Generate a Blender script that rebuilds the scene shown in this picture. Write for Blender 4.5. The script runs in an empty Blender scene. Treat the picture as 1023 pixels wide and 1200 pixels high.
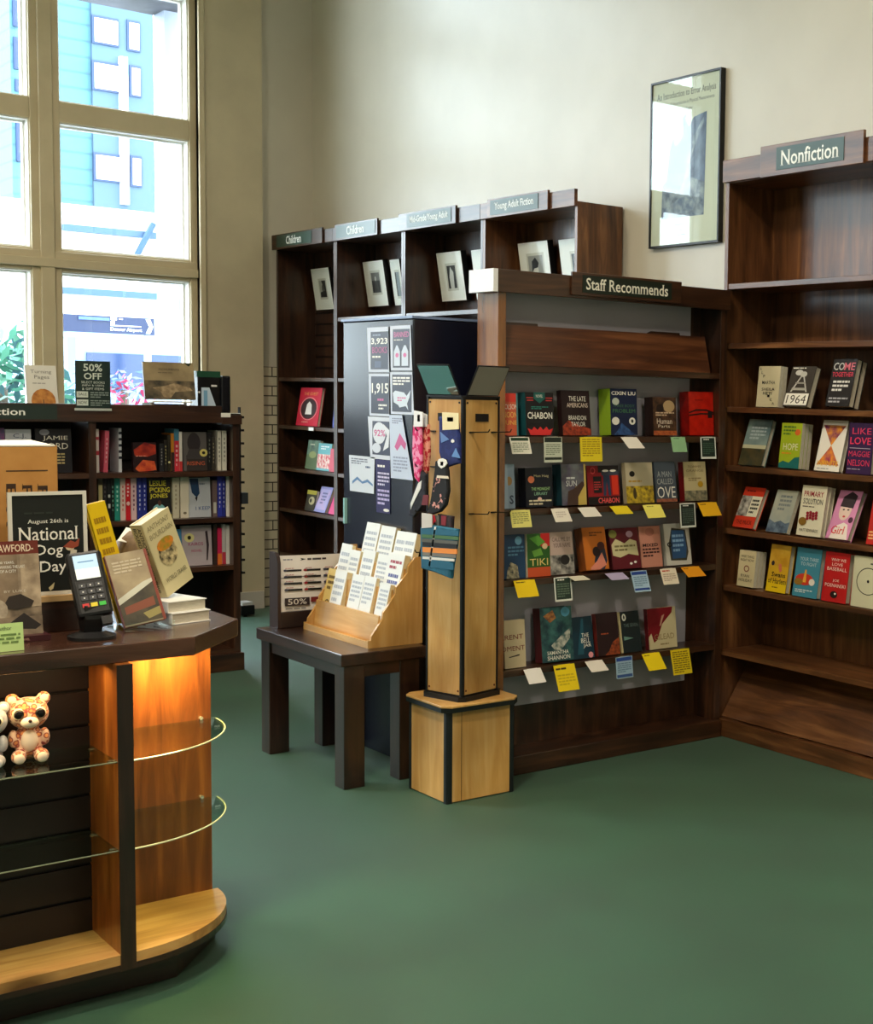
import bpy, math, random
from mathutils import Matrix, Vector
random.seed(7)
C = bpy.context.scene.collection
sc = bpy.context.scene
pi = math.pi

# ------------------------------------------------------------------ measured camera
F, CA, CB, CC, CX, CY, H = 1649.7, -.8138, .0789, -.0239, 930.7, 601.2, 1.52
def _cam():
    ca, sa, cb, sb, cc, s2 = math.cos(CA), math.sin(CA), math.cos(CB), math.sin(CB), math.cos(CC), math.sin(CC)
    right = Vector((ca, -sa, 0)); fwd = Vector((sa, ca, 0)); dn = Vector((0, 0, -1))
    f2 = cb*fwd + sb*dn; d2 = -sb*fwd + cb*dn
    return cc*right + s2*d2, -s2*right + cc*d2, f2
CR, CD, CF = _cam()
def ray(px, py): return CR*((px-CX)/F) + CD*((py-CY)/F) + CF
def on_x(px, py, x):
    r = ray(px, py); t = x/r.x; return Vector((x, r.y*t, H+r.z*t))
def on_y(px, py, y):
    r = ray(px, py); t = y/r.y; return Vector((r.x*t, y, H+r.z*t))
def on_z(px, py, z):
    r = ray(px, py); t = (z-H)/r.z; return Vector((r.x*t, r.y*t, z))

cd = bpy.data.cameras.new('camera'); cam = bpy.data.objects.new('camera', cd); C.objects.link(cam)
sc.camera = cam
cd.sensor_fit = 'VERTICAL'; cd.sensor_height = 24; cd.lens = 24*F/1200
cd.shift_x = -(CX-511.5)/1200; cd.shift_y = (CY-600)/1200
cd.clip_start = .05; cd.clip_end = 200
m = Matrix((( CR.x, -CD.x, -CF.x, 0), (CR.y, -CD.y, -CF.y, 0), (CR.z, -CD.z, -CF.z, H), (0, 0, 0, 1)))
cam.matrix_world = m

# ------------------------------------------------------------------ materials
def lin(c):
    return tuple(((v/255)/12.92 if v/255 <= .04045 else ((v/255+.055)/1.055)**2.4) for v in c)
_m = {}
def nmat(name):
    mt = bpy.data.materials.new(name); mt.use_nodes = True
    return mt, mt.node_tree.nodes, mt.node_tree.links, mt.node_tree.nodes['Principled BSDF']
def flat(c, rough=.5, metal=0, spec=.4):
    k = ('flat', tuple(c), rough, metal, spec)
    if k not in _m:
        mt, n, l, b = nmat('paint_%d_%d_%d' % tuple(c))
        b.inputs['Base Color'].default_value = (*lin(c), 1); b.inputs['Roughness'].default_value = rough
        b.inputs['Metallic'].default_value = metal; b.inputs['Specular IOR Level'].default_value = spec
        _m[k] = mt
    return _m[k]
def noisy(c1, c2, scale=20, rough=.5, detail=4, stretch=(1, 1, 1), lo=.35, hi=.65, bump=0, spec=.4, coat=0, dist=0):
    k = ('noisy', tuple(c1), tuple(c2), scale, rough, stretch, lo, hi, bump, spec, coat, dist)
    if k not in _m:
        mt, n, l, b = nmat('mottled_%d_%d_%d' % tuple(c1))
        tc = n.new('ShaderNodeTexCoord'); mp = n.new('ShaderNodeMapping'); mp.inputs['Scale'].default_value = stretch
        l.new(tc.outputs['Object'], mp.inputs['Vector'])
        nz = n.new('ShaderNodeTexNoise'); nz.inputs['Scale'].default_value = scale; nz.inputs['Detail'].default_value = detail
        nz.inputs['Distortion'].default_value = dist
        l.new(mp.outputs[0], nz.inputs['Vector'])
        r = n.new('ShaderNodeValToRGB'); r.color_ramp.elements[0].position = lo; r.color_ramp.elements[1].position = hi
        r.color_ramp.elements[0].color = (*lin(c1), 1); r.color_ramp.elements[1].color = (*lin(c2), 1)
        l.new(nz.outputs['Fac'], r.inputs[0]); l.new(r.outputs[0], b.inputs['Base Color'])
        b.inputs['Roughness'].default_value = rough; b.inputs['Specular IOR Level'].default_value = spec
        b.inputs['Coat Weight'].default_value = coat; b.inputs['Coat Roughness'].default_value = .12
        if bump:
            bp = n.new('ShaderNodeBump'); bp.inputs['Strength'].default_value = bump; bp.inputs['Distance'].default_value = .004
            l.new(nz.outputs['Fac'], bp.inputs['Height']); l.new(bp.outputs[0], b.inputs['Normal'])
        _m[k] = mt
    return _m[k]
def wood(name, dark, mid, light, axis='v', rough=.3, coat=.3, knots=True, scale=1.0, crough=.2):
    k = ('wood', name, axis)
    if k not in _m:
        mt, n, l, b = nmat(name + '_' + axis)
        tc = n.new('ShaderNodeTexCoord'); mp = n.new('ShaderNodeMapping')
        s = {'u': (1.2, 14, 14), 'v': (14, 14, 1.2), 'w': (14, 1.2, 14), 'y': (14, 1.2, 14), 'l': (14, 1.2, 14)}[axis]
        mp.inputs['Scale'].default_value = tuple(q*scale for q in s)
        l.new(tc.outputs['Object'], mp.inputs['Vector'])
        nz = n.new('ShaderNodeTexNoise'); nz.inputs['Scale'].default_value = 1.6; nz.inputs['Detail'].default_value = 6
        nz.inputs['Roughness'].default_value = .6; nz.inputs['Distortion'].default_value = .8
        l.new(mp.outputs[0], nz.inputs['Vector'])
        r = n.new('ShaderNodeValToRGB'); e = r.color_ramp.elements
        e[0].position = .3; e[0].color = (*lin(dark), 1); e[1].position = .72; e[1].color = (*lin(light), 1)
        q = e.new(.5); q.color = (*lin(mid), 1)
        l.new(nz.outputs['Fac'], r.inputs[0])
        col = r.outputs[0]
        # slow blotches of the stain
        n2 = n.new('ShaderNodeTexNoise'); n2.inputs['Scale'].default_value = 3.0; n2.inputs['Detail'].default_value = 2
        l.new(tc.outputs['Object'], n2.inputs['Vector'])
        r2 = n.new('ShaderNodeValToRGB'); r2.color_ramp.elements[0].position = .3; r2.color_ramp.elements[1].position = .7
        r2.color_ramp.elements[0].color = (.62, .6, .58, 1); r2.color_ramp.elements[1].color = (1.15, 1.12, 1.1, 1)
        l.new(n2.outputs['Fac'], r2.inputs[0])
        mx = n.new('ShaderNodeMix'); mx.data_type = 'RGBA'; mx.blend_type = 'MULTIPLY'; mx.inputs['Factor'].default_value = 1
        l.new(col, mx.inputs['A']); l.new(r2.outputs[0], mx.inputs['B']); col = mx.outputs['Result']
        if knots:
            vo = n.new('ShaderNodeTexVoronoi'); vo.inputs['Scale'].default_value = 2.6
            mp2 = n.new('ShaderNodeMapping'); mp2.inputs['Scale'].default_value = tuple(1 if q > 2 else .62 for q in s)
            l.new(tc.outputs['Object'], mp2.inputs['Vector']); l.new(mp2.outputs[0], vo.inputs['Vector'])
            r3 = n.new('ShaderNodeValToRGB'); r3.color_ramp.elements[0].position = .045; r3.color_ramp.elements[1].position = .13
            r3.color_ramp.elements[0].color = (.3, .26, .22, 1); r3.color_ramp.elements[1].color = (1, 1, 1, 1)
            l.new(vo.outputs['Distance'], r3.inputs[0])
            m2 = n.new('ShaderNodeMix'); m2.data_type = 'RGBA'; m2.blend_type = 'MULTIPLY'; m2.inputs['Factor'].default_value = 1
            l.new(col, m2.inputs['A']); l.new(r3.outputs[0], m2.inputs['B']); col = m2.outputs['Result']
        l.new(col, b.inputs['Base Color'])
        b.inputs['Roughness'].default_value = rough
        b.inputs['Coat Weight'].default_value = coat; b.inputs['Coat Roughness'].default_value = crough
        _m[k] = mt
    return _m[k]
DK = ((32, 18, 12), (60, 36, 22), (92, 58, 36))
def dwood(a='v'): return wood('dark_stained_pine', *DK, axis=a, rough=.34, coat=.35)
def mwood(a='v'): return wood('warm_stained_pine', (66, 38, 20), (104, 66, 38), (140, 96, 58), axis=a, rough=.36, coat=.3)
def bwood(a='v'): return wood('espresso_wood', (24, 13, 10), (44, 25, 19), (66, 40, 30), axis=a, rough=.3, coat=.5, knots=False)
def hwood(a='v'): return wood('honey_plywood', (110, 58, 20), (160, 92, 36), (198, 130, 62), axis=a, rough=.3, coat=.3, knots=True)
def birch(a='v'): return wood('birch_ply', (196, 146, 76), (212, 166, 96), (224, 186, 124), axis=a, rough=.38, coat=.25, knots=False)
def emis(c, s):
    k = ('em', tuple(c), s)
    if k not in _m:
        mt, n, l, b = nmat('glow'); b.inputs['Emission Color'].default_value = (*lin(c), 1); b.inputs['Emission Strength'].default_value = s
        b.inputs['Base Color'].default_value = (0, 0, 0, 1)
        _m[k] = mt
    return _m[k]
def glass(tint=(.97, 1, .99), name='clear_glass'):
    if name not in _m:
        mt, n, l, b = nmat(name); n.remove(b)
        t = n.new('ShaderNodeBsdfTransparent'); t.inputs[0].default_value = (*tint, 1)
        g = n.new('ShaderNodeBsdfGlossy'); g.inputs['Roughness'].default_value = .01
        f = n.new('ShaderNodeLayerWeight'); f.inputs['Blend'].default_value = .5
        pw = n.new('ShaderNodeMath'); pw.operation = 'POWER'; pw.inputs[1].default_value = 5; l.new(f.outputs['Facing'], pw.inputs[0])
        ma = n.new('ShaderNodeMath'); ma.operation = 'MULTIPLY_ADD'; ma.inputs[1].default_value = .94; ma.inputs[2].default_value = .045; l.new(pw.outputs[0], ma.inputs[0])
        x = n.new('ShaderNodeMixShader'); l.new(ma.outputs[0], x.inputs[0]); l.new(t.outputs[0], x.inputs[1]); l.new(g.outputs[0], x.inputs[2])
        l.new(x.outputs[0], n['Material Output'].inputs['Surface'])
        _m[name] = mt
    return _m[name]

BLACK = flat((14, 14, 16), .35); WHITE = flat((238, 238, 234), .55); GREYP = noisy((180, 178, 192), (190, 188, 202), 3, .6)
PAPER = flat((232, 230, 222), .7); PAGES = noisy((196, 188, 168), (226, 220, 204), 60, .8, stretch=(1, 1, 30))

# ------------------------------------------------------------------ mesh helpers
class MB:
    def __init__(s, M=None): s.v = []; s.f = []; s.mi = []; s.mats = []; s.M = M
    def mid(s, m):
        if m not in s.mats: s.mats.append(m)
        return s.mats.index(m)
    def add(s, vs, fs, m):
        b = len(s.v); s.v += [tuple(v) for v in vs]; k = s.mid(m)
        for f in fs: s.f.append(tuple(b+i for i in f)); s.mi.append(k)
        return s
    def box(s, x0, x1, y0, y1, z0, z1, m):
        x0, x1 = sorted((x0, x1)); y0, y1 = sorted((y0, y1)); z0, z1 = sorted((z0, z1))
        return s.add([(x0,y0,z0),(x1,y0,z0),(x1,y1,z0),(x0,y1,z0),(x0,y0,z1),(x1,y0,z1),(x1,y1,z1),(x0,y1,z1)],
                     [(3,2,1,0),(4,5,6,7),(0,1,5,4),(1,2,6,5),(2,3,7,6),(3,0,4,7)], m)
    def prism(s, pts, a, b, axis, m):
        # polygon pts (2d, counter-clockwise) pulled along an axis: 'z' uses (x,y), 'x' uses (y,z), 'y' uses (x,z)
        P = {'z': lambda p, t: (p[0], p[1], t), 'x': lambda p, t: (t, p[0], p[1]), 'y': lambda p, t: (p[0], t, p[1])}[axis]
        n = len(pts); vs = [P(p, a) for p in pts] + [P(p, b) for p in pts]
        fs = [tuple(range(n))[::-1], tuple(range(n, 2*n))] + [(i, (i+1) % n, n+(i+1) % n, n+i) for i in range(n)]
        return s.add(vs, fs, m)
    def cyl(s, p0, p1, r0, m, r1=None, n=12, cap=True):
        p0, p1 = Vector(p0), Vector(p1); r1 = r0 if r1 is None else r1
        d = (p1-p0).normalized(); a = d.orthogonal().normalized(); b = d.cross(a)
        vs = [p0+(a*math.cos(t)+b*math.sin(t))*r0 for t in (2*pi*i/n for i in range(n))] + [p1+(a*math.cos(t)+b*math.sin(t))*r1 for t in (2*pi*i/n for i in range(n))]
        fs = [(i, (i+1) % n, n+(i+1) % n, n+i) for i in range(n)]
        if cap: fs += [tuple(range(n))[::-1], tuple(range(n, 2*n))]
        return s.add(vs, fs, m)
    def tube(s, pts, r, m, n=8):
        for a, b in zip(pts, pts[1:]): s.cyl(a, b, r, m, n=n)
        return s
    def sphere(s, c, r, m, n=14, sc3=(1, 1, 1), k=9):
        vs = []; fs = []
        for i in range(k+1):
            th = pi*i/k
            for j in range(n):
                ph = 2*pi*j/n
                vs.append((c[0]+r*sc3[0]*math.sin(th)*math.cos(ph), c[1]+r*sc3[1]*math.sin(th)*math.sin(ph), c[2]+r*sc3[2]*math.cos(th)))
        for i in range(k):
            for j in range(n): fs.append((i*n+j, (i+1)*n+j, (i+1)*n+(j+1) % n, i*n+(j+1) % n))
        return s.add(vs, fs, m)
    def build(s, name, parent=None, M=None, bevel=0, smooth=False, props=None, world=None):
        me = bpy.data.meshes.new(name); me.from_pydata(s.v, [], s.f)
        for mt in s.mats: me.materials.append(mt)
        me.polygons.foreach_set('material_index', s.mi)
        if smooth: me.polygons.foreach_set('use_smooth', [True]*len(me.polygons))
        me.update(); me.validate()
        o = bpy.data.objects.new(name, me); C.objects.link(o)
        if parent: o.parent = parent
        if M is not None: o.matrix_local = M
        if bevel:
            b = o.modifiers.new('b', 'BEVEL'); b.width = bevel; b.segments = 2; b.limit_method = 'ANGLE'; b.angle_limit = math.radians(40)
        if props:
            for k, v in props.items(): o[k] = v
        return o
def P(label, cat, group=None):
    d = {'label': label, 'category': cat}
    if group: d['group'] = group
    return d
def empty(name, M, label, cat, group=None):
    o = bpy.data.objects.new(name, None); C.objects.link(o); o.empty_display_size = .05
    o.matrix_world = M if isinstance(M, Matrix) else Matrix.Translation(M)
    for k, v in P(label, cat, group).items(): o[k] = v
    return o
def struct(mb, name, **k): return mb.build(name, props={'kind': 'structure'}, **k)
# local frames: u to the viewer's right, v up, w towards the viewer
def frame(face, org, lean=0, roll=0, yaw=0):
    U, W = {'E': (Vector((0, 1, 0)), Vector((1, 0, 0))), 'S': (Vector((1, 0, 0)), Vector((0, -1, 0)))}[face]
    R0 = Matrix((U, Vector((0, 0, 1)), W)).transposed().to_4x4()
    return Matrix.Translation(org) @ R0 @ Matrix.Rotation(yaw, 4, 'Y') @ Matrix.Rotation(-lean, 4, 'X') @ Matrix.Rotation(roll, 4, 'Z')

# ------------------------------------------------------------------ lettering and printed shapes
_t = {}
def glyphs(txt, serif=False, bold=0):
    k = (txt, serif, bold)
    if k in _t: return _t[k]
    cu = bpy.data.curves.new('t', 'FONT'); cu.body = txt; cu.resolution_u = 2; cu.size = 1; cu.offset = bold
    ob = bpy.data.objects.new('t', cu); C.objects.link(ob)
    dg = bpy.context.evaluated_depsgraph_get(); me = ob.evaluated_get(dg).to_mesh()
    vs = [(v.co.x, v.co.y) for v in me.vertices]; fs = [tuple(p.vertices) for p in me.polygons]
    ob.evaluated_get(dg).to_mesh_clear(); bpy.data.objects.remove(ob); bpy.data.curves.remove(cu)
    if serif:
        from collections import Counter
        ec = Counter()
        for f in fs:
            for i in range(len(f)): ec[tuple(sorted((f[i], f[(i+1) % len(f)])))] += 1
        ymax = {}
        for (a, b), q in list(ec.items()):
            if q == 1 and abs(vs[a][1]-vs[b][1]) < 1e-3:
                L = abs(vs[a][0]-vs[b][0]); y = vs[a][1]
                if .05 < L < .17 and (abs(y) < .012 or y > .48):
                    x0, x1 = sorted((vs[a][0], vs[b][0])); up = 1 if abs(y) < .012 else -1
                    e0 = .045; e1 = .045 if (up > 0 or y > .66) else .0
                    n = len(vs); vs += [(x0-e0, y), (x1+e1, y), (x1+e1, y+up*.035), (x0-e0, y+up*.035)]; fs.append((n, n+1, n+2, n+3))
    if not vs: vs = [(0, 0)]
    x0 = min(v[0] for v in vs); x1 = max(v[0] for v in vs); y0 = min(v[1] for v in vs); y1 = max(v[1] for v in vs)
    w = max(x1-x0, .01); h = max(y1-y0, .01)
    _t[k] = ([((x-x0)/w, (y-y0)/h) for x, y in vs], fs, w/h)
    return _t[k]
def ink(c): return c if not isinstance(c, tuple) else flat(c, .42)
def art(mb, W, Hh, items, z0=.0004, dz=.0002, ink=ink):
    """printed shapes in fractions of a W x Hh rectangle, each layer a hair above the last"""
    z = z0
    for it in items:
        z += dz; k = it[0]
        if k == 'r':
            _, a, b, c, d, col = it; mb.add([(a*W, b*Hh, z), (c*W, b*Hh, z), (c*W, d*Hh, z), (a*W, d*Hh, z)], [(0, 1, 2, 3)], ink(col))
        elif k == 'p':
            mb.add([(x*W, y*Hh, z) for x, y in it[1]], [tuple(range(len(it[1])))], ink(it[2]))
        elif k == 'e':
            _, cx, cy, rx, ry, col = it; n = 18
            mb.add([((cx+rx*math.cos(2*pi*i/n))*W, (cy+ry*math.sin(2*pi*i/n))*Hh, z) for i in range(n)], [tuple(range(n))], ink(col))
        elif k == 'o':
            _, cx, cy, rx, ry, th, col = it; n = 28
            vs = [((cx+rx*q*math.cos(2*pi*i/n))*W, (cy+ry*q*math.sin(2*pi*i/n))*Hh, z) for q in (1, 1-th) for i in range(n)]
            mb.add(vs, [(i, (i+1) % n, n+(i+1) % n, n+i) for i in range(n)], ink(col))
        elif k in 'ts':
            _, txt, a, b, c, d, col = it[:7]; v, f, asp = glyphs(txt, k == 's', it[7] if len(it) > 7 else 0)
            mb.add([((a+(c-a)*x)*W, (b+(d-b)*y)*Hh, z) for x, y in v], f, ink(col))
        elif k == 'l':
            _, a, b, c, d, n, col = it; rr = random.Random(int(a*99+b*77+n))
            for i in range(n):
                yy = d-(i+.5)*(d-b)/n; hh = (d-b)/n*.26; x = a
                xe = c if i < n-1 else a+(c-a)*.6
                while x < xe-.02:
                    x2 = min(xe, x+(c-a)*rr.uniform(.12, .3))
                    mb.add([(x*W, (yy-hh)*Hh, z), (x2*W, (yy-hh)*Hh, z), (x2*W, (yy+hh)*Hh, z), (x*W, (yy+hh)*Hh, z)], [(0, 1, 2, 3)], ink(col))
                    x = x2+(c-a)*.035
    return mb

# ------------------------------------------------------------------ books
def book(M, W, Hh, T, cover, items, label, group=None, spine=None, hard=True, spine_items=(), name='book', up=True, n=1, more=None):
    """front cover at w=0, body goes to -w; spine at u=0; n copies stand behind one another"""
    out = []
    for i in range(n):
        Mi = M @ Matrix.Translation((0, 0, -i*(T+.0012)))
        sq = .003 if hard else 0; bt = .0022 if hard else .0006
        mc = flat(cover, .4) if isinstance(cover, tuple) else cover
        ms = mc if spine is None else (flat(spine, .4) if isinstance(spine, tuple) else spine)
        mb = MB(); mb.box(0, W, 0, Hh, -bt, 0, mc); mb.box(0, W, 0, Hh, -T, -T+bt, mc); mb.box(-.0012, bt, 0, Hh, -T, 0, ms)
        sh = label
        for cut in (' on the ', ' at the ', ' beside the ', ' in front of ', ' with ', ' over ', ' in the '): sh = sh.split(cut)[0] if len(sh.split(cut)[0].split()) > 2 else sh
        lb = label if i == 0 else ('', 'second copy standing right behind the ', 'third copy farthest back behind the ')[i] + sh
        o = mb.build(name, props=P(lb, 'book', group)); o.matrix_world = Mi
        MB().box(bt, W-sq, sq, Hh-sq, -T+bt, -bt, PAGES).build('page_block', o)
        if items and i == 0: art(MB(), W, Hh, items).build('front_cover', o)
        if spine_items:
            a = art(MB(), Hh, T, spine_items, z0=.0012)
            q = a.build('spine_print', o, M=Matrix(((0, 0, -1, 0), (-1, 0, 0, Hh), (0, 1, 0, -T), (0, 0, 0, 1))))
        out.append(o)
    return out
def solve_e(bl, br, tl, x, z):
    a = on_x(*bl, x); b = on_x(*br, x); t = on_y(*tl, a.y)
    W = b.y-a.y; dz = t.z-a.z; dx = a.x-t.x
    return Vector((x, a.y, z)), W, math.hypot(dx, dz), math.atan2(max(dx, 0), dz)
def solve_s(bl, br, tl, y, z):
    a = on_y(*bl, y); b = on_y(*br, y); t = on_x(*tl, a.x)
    dz = t.z-a.z; dy = t.y-a.y
    return Vector((a.x, y, z)), b.x-a.x, math.hypot(dy, dz), math.atan2(max(dy, 0), dz)

# ------------------------------------------------------------------ the room
WX, WY = -9.6, 4.40
def wallmat():
    return noisy((204, 198, 182), (198, 192, 176), 2.5, .33, bump=.05, spec=.45)
WM = wallmat()
def carpet():
    mt, n, l, b = nmat('green_carpet')
    tc = n.new('ShaderNodeTexCoord')
    a = n.new('ShaderNodeTexNoise'); a.inputs['Scale'].default_value = 900; a.inputs['Detail'].default_value = 3
    c = n.new('ShaderNodeTexNoise'); c.inputs['Scale'].default_value = 2.2; c.inputs['Detail'].default_value = 5
    for q in (a, c): l.new(tc.outputs['Object'], q.inputs['Vector'])
    r = n.new('ShaderNodeValToRGB'); r.color_ramp.elements[0].position = .3; r.color_ramp.elements[1].position = .75
    r.color_ramp.elements[0].color = (*lin((12, 58, 38)), 1); r.color_ramp.elements[1].color = (*lin((30, 92, 64)), 1)
    mx = n.new('ShaderNodeMix'); mx.data_type = 'FLOAT'; mx.inputs['Factor'].default_value = .55
    l.new(c.outputs['Fac'], mx.inputs['A']); l.new(a.outputs['Fac'], mx.inputs['B']); l.new(mx.outputs['Result'], r.inputs[0])
    l.new(r.outputs[0], b.inputs['Base Color']); b.inputs['Roughness'].default_value = .52; b.inputs['Specular IOR Level'].default_value = .5
    b.inputs['Sheen Weight'].default_value = .15; b.inputs['Sheen Roughness'].default_value = .5
    bp = n.new('ShaderNodeBump'); bp.inputs['Strength'].default_value = .5; bp.inputs['Distance'].default_value = .004
    l.new(a.outputs['Fac'], bp.inputs['Height']); l.new(bp.outputs[0], b.inputs['Normal'])
    return mt
struct(MB().box(WX-.1, 2.6, -6.1, WY+.05, -.06, 0, carpet()), 'floor')
struct(MB().box(WX-.1, 2.6, -6.1, WY+.2, 5.5, 5.6, flat((226, 220, 202), .7)), 'ceiling')
struct(MB().box(WX-.3, 2.7, WY, WY+.15, 0, 5.5, WM), 'wall_back')
struct(MB().box(2.6, 2.75, -6.1, WY, 0, 5.5, WM), 'wall_right')
struct(MB().box(WX-.3, 2.6, -6.25, -6.1, 0, 5.5, WM), 'wall_front')
# window wall with two tall window openings
WC = noisy((202, 190, 160), (192, 180, 152), 4, .5, bump=.1, spec=.4)
wl = MB(); XB = WX-.32
OP = [(.70, 3.585), (-3.30, -.415)]; Z0, Z1 = .32, 5.05
wl.box(XB, WX, OP[0][1], 4.012, 0, 5.5, WC)
wl.box(XB, WX, OP[1][1], OP[0][0], 0, 5.5, WC)
wl.box(XB, WX, -6.1, OP[1][0], 0, 5.5, WC)
for a, b in OP:
    wl.box(XB, WX, a, b, 0, Z0, WC); wl.box(XB, WX, a, b, Z1, 5.5, WC)
struct(wl, 'wall_left')
struct(MB().box(XB, WX-.07, 4.012, WY, 0, 5.5, WM), 'wall_left_return')
# white glazed bricks low on the strip beside the pilaster
def brick():
    mt, n, l, b = nmat('white_glazed_brick')
    tc = n.new('ShaderNodeTexCoord'); mp = n.new('ShaderNodeMapping'); mp.inputs['Rotation'].default_value = (pi/2, 0, pi/2)
    sx = n.new('ShaderNodeSeparateXYZ'); cb = n.new('ShaderNodeCombineXYZ')
    l.new(tc.outputs['Object'], sx.inputs[0]); l.new(sx.outputs['Y'], cb.inputs['X']); l.new(sx.outputs['Z'], cb.inputs['Y'])
    br = n.new('ShaderNodeTexBrick'); br.inputs['Scale'].default_value = 1; br.inputs['Mortar Size'].default_value = .004
    br.inputs['Brick Width'].default_value = .21; br.inputs['Row Height'].default_value = .067; br.inputs['Mortar Smooth'].default_value = .1
    br.inputs['Color1'].default_value = (*lin((214, 204, 178)), 1); br.inputs['Color2'].default_value = (*lin((200, 192, 168)), 1); br.inputs['Mortar'].default_value = (*lin((52, 46, 38)), 1)
    l.new(cb.outputs[0], br.inputs['Vector']); l.new(br.outputs['Color'], b.inputs['Base Color']); b.inputs['Roughness'].default_value = .3
    return mt
struct(MB().box(WX-.07, WX-.055, 4.012, WY, 0, 1.675, brick()), 'trim_1', )
struct(MB().box(WX, WX+.02, 3.60, 4.0, 0, .12, flat((196, 190, 180), .5)), 'baseboard_left')

TRIM = noisy((206, 192, 160), (198, 184, 152), 6, .38, spec=.5); SASH = flat((236, 234, 228), .35)
def window(name, y0):
    """three columns by four rows of panes between y0 and y0+2.885"""
    Wd = 2.885; cols = [(.135, .925), (1.095, 1.885), (2.055, 2.845)]; rows = [(Z0+.05, 2.222), (2.36, 3.143), (3.272, 4.06), (4.19, 4.98)]
    fr = MB(); x0, x1 = WX-.20, WX-.045
    ys = [0] + [q for c in cols for q in c] + [Wd]; zs = [Z0] + [q for r in rows for q in r] + [Z1]
    for i in range(0, 8, 2): fr.box(x0, x1, y0+ys[i], y0+ys[i+1], Z0, Z1, TRIM)
    for c in cols:
        for i in range(0, 10, 2): fr.box(x0, x1-.004, y0+c[0], y0+c[1], zs[i], zs[i+1], TRIM)
    # raised fillets on mullions and the heavy middle transom
    for i in (2, 4): fr.box(x1, x1+.022, y0+ys[i]+.045, y0+ys[i+1]-.045, Z0, Z1, TRIM)
    fr.box(x1, x1+.03, y0, y0+Wd, 2.245, 2.30, TRIM); fr.box(x1, x1+.014, y0, y0+Wd, 2.30, 2.345, TRIM)
    w = fr.build(name, props={'kind': 'structure'}, bevel=.004)
    for c in cols:
        for r in rows:
            a, b, c0, d = y0+c[0], y0+c[1], r[0], r[1]; s = MB(); t = .012
            for xa, xb, tt in ((x0+.06, x1-.02, t*.6), (x0+.02, x0+.06, t*1.5)):
                s.box(xa, xb, a, a+tt, c0, d, SASH); s.box(xa, xb, b-tt, b, c0, d, SASH); s.box(xa, xb, a+tt, b-tt, c0, c0+tt, SASH); s.box(xa, xb, a+tt, b-tt, d-tt, d, SASH)
            s.build('sash', w, props={'kind': 'structure'})
            MB().box(x0+.03, x0+.036, a+.02, b-.02, c0+.02, d-.02, glass()).build('glass_pane', w, props={'kind': 'structure'})
    # casing around the opening, and the sill
    k = MB()
    for a, b in ((y0-.02, y0+.0), (y0+Wd, y0+Wd+.035)): k.box(WX-.04, WX+.022, a, b, Z0-.04, Z1+.06, TRIM)
    k.box(WX-.04, WX+.022, y0-.02, y0+Wd+.035, Z1, Z1+.06, TRIM); k.box(WX-.05, WX+.06, y0-.05, y0+Wd+.05, Z0-.04, Z0, TRIM)
    k.build('window_casing', w, props={'kind': 'structure'}, bevel=.003)
window('window_1', OP[0][0]); window('window_2', OP[1][0])

# ------------------------------------------------------------------ shelving
def bookcase(face, org, W, Hh, D, shelves, label, group=None, mat=dwood, header=None, base=.08, top_open=False, plate=None, slat=None, t=.024, backmat=None,
             name='bookcase', lip=0, shelf_d=None, header_over=0, top_z=None, edge=None):
    M = frame(face, org); o = empty(name, M, label, 'bookcase', group)
    for u in (0, W-t): MB().box(u, u+t, 0, Hh, -D, 0, mat('l' if 0 else 'v2') if 0 else mat('y')).build('side_panel', o, bevel=.0015)
    bm = backmat or mat('y')
    if slat:
        s = MB(); z = slat[0]
        s.box(t, W-t, base, slat[0], -D, -D+.012, bm); s.box(t, W-t, slat[0], slat[1], -D, -D+.003, BLACK)
        while z < slat[1]-.01:
            s.box(t, W-t, z+.006, min(z+.070, slat[1]), -D+.003, -D+.012, bm); z += .076
        s.box(t, W-t, slat[1], Hh, -D, -D+.012, bm); s.build('back_panel', o)
    elif slat is not False: MB().box(t, W-t, base, Hh-.002, -D, -D+.012, bm).build('back_panel', o)
    for z in shelves:
        s = MB().box(t, W-t, z-.024, z, -D+.012, -.004, mat('u'))
        if lip: s.box(t, W-t, z-.03, z+lip, -.016, -.004, mat('u'))
        s.build('shelf', o, bevel=.0015)
    MB().box(t, W-t, Hh-.024, Hh, -D+.012, 0, mat('u')).build('top_panel', o, bevel=.001)
    if header:
        MB().box(-header_over, W+header_over, header[0], header[1], 0, .02, mat('u')).build('header_board', o, bevel=.002)
    for p in plate or ():
        u0, u1, z0, z1, txt, tu0, tu1, col, bz = p
        q = MB().box(u0, u1, z0, z1, .02, .034, mat('u')).build('sign_holder', o, bevel=.002)
        pc = MB().box(tu0, tu1, z0+bz, z1-bz*.7, .034, .0365, col).build('sign_plate', q)
        w = tu1-tu0; hh = z1-z0-1.7*bz; asp = glyphs(txt, True)[2]; lh = hh*(.66 if len(txt) < 14 else .6); lw = min(w*.86, lh*asp*.92)
        a = (w-lw)/2/w; b = (hh-lh)/2/hh
        art(MB(), w, hh, [('s', txt, a, b*.9, 1-a, 1-b*.9, flat((240, 242, 236), .5), .012)]).build('sign_lettering', q, M=Matrix.Translation((tu0, z0+bz, .0365)))
    MB().box(0.0, W, 0, base, -D, .016, mat('u')).build('plinth', o, bevel=.003)
    return o
SG = flat((46, 74, 66), .3)
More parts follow.
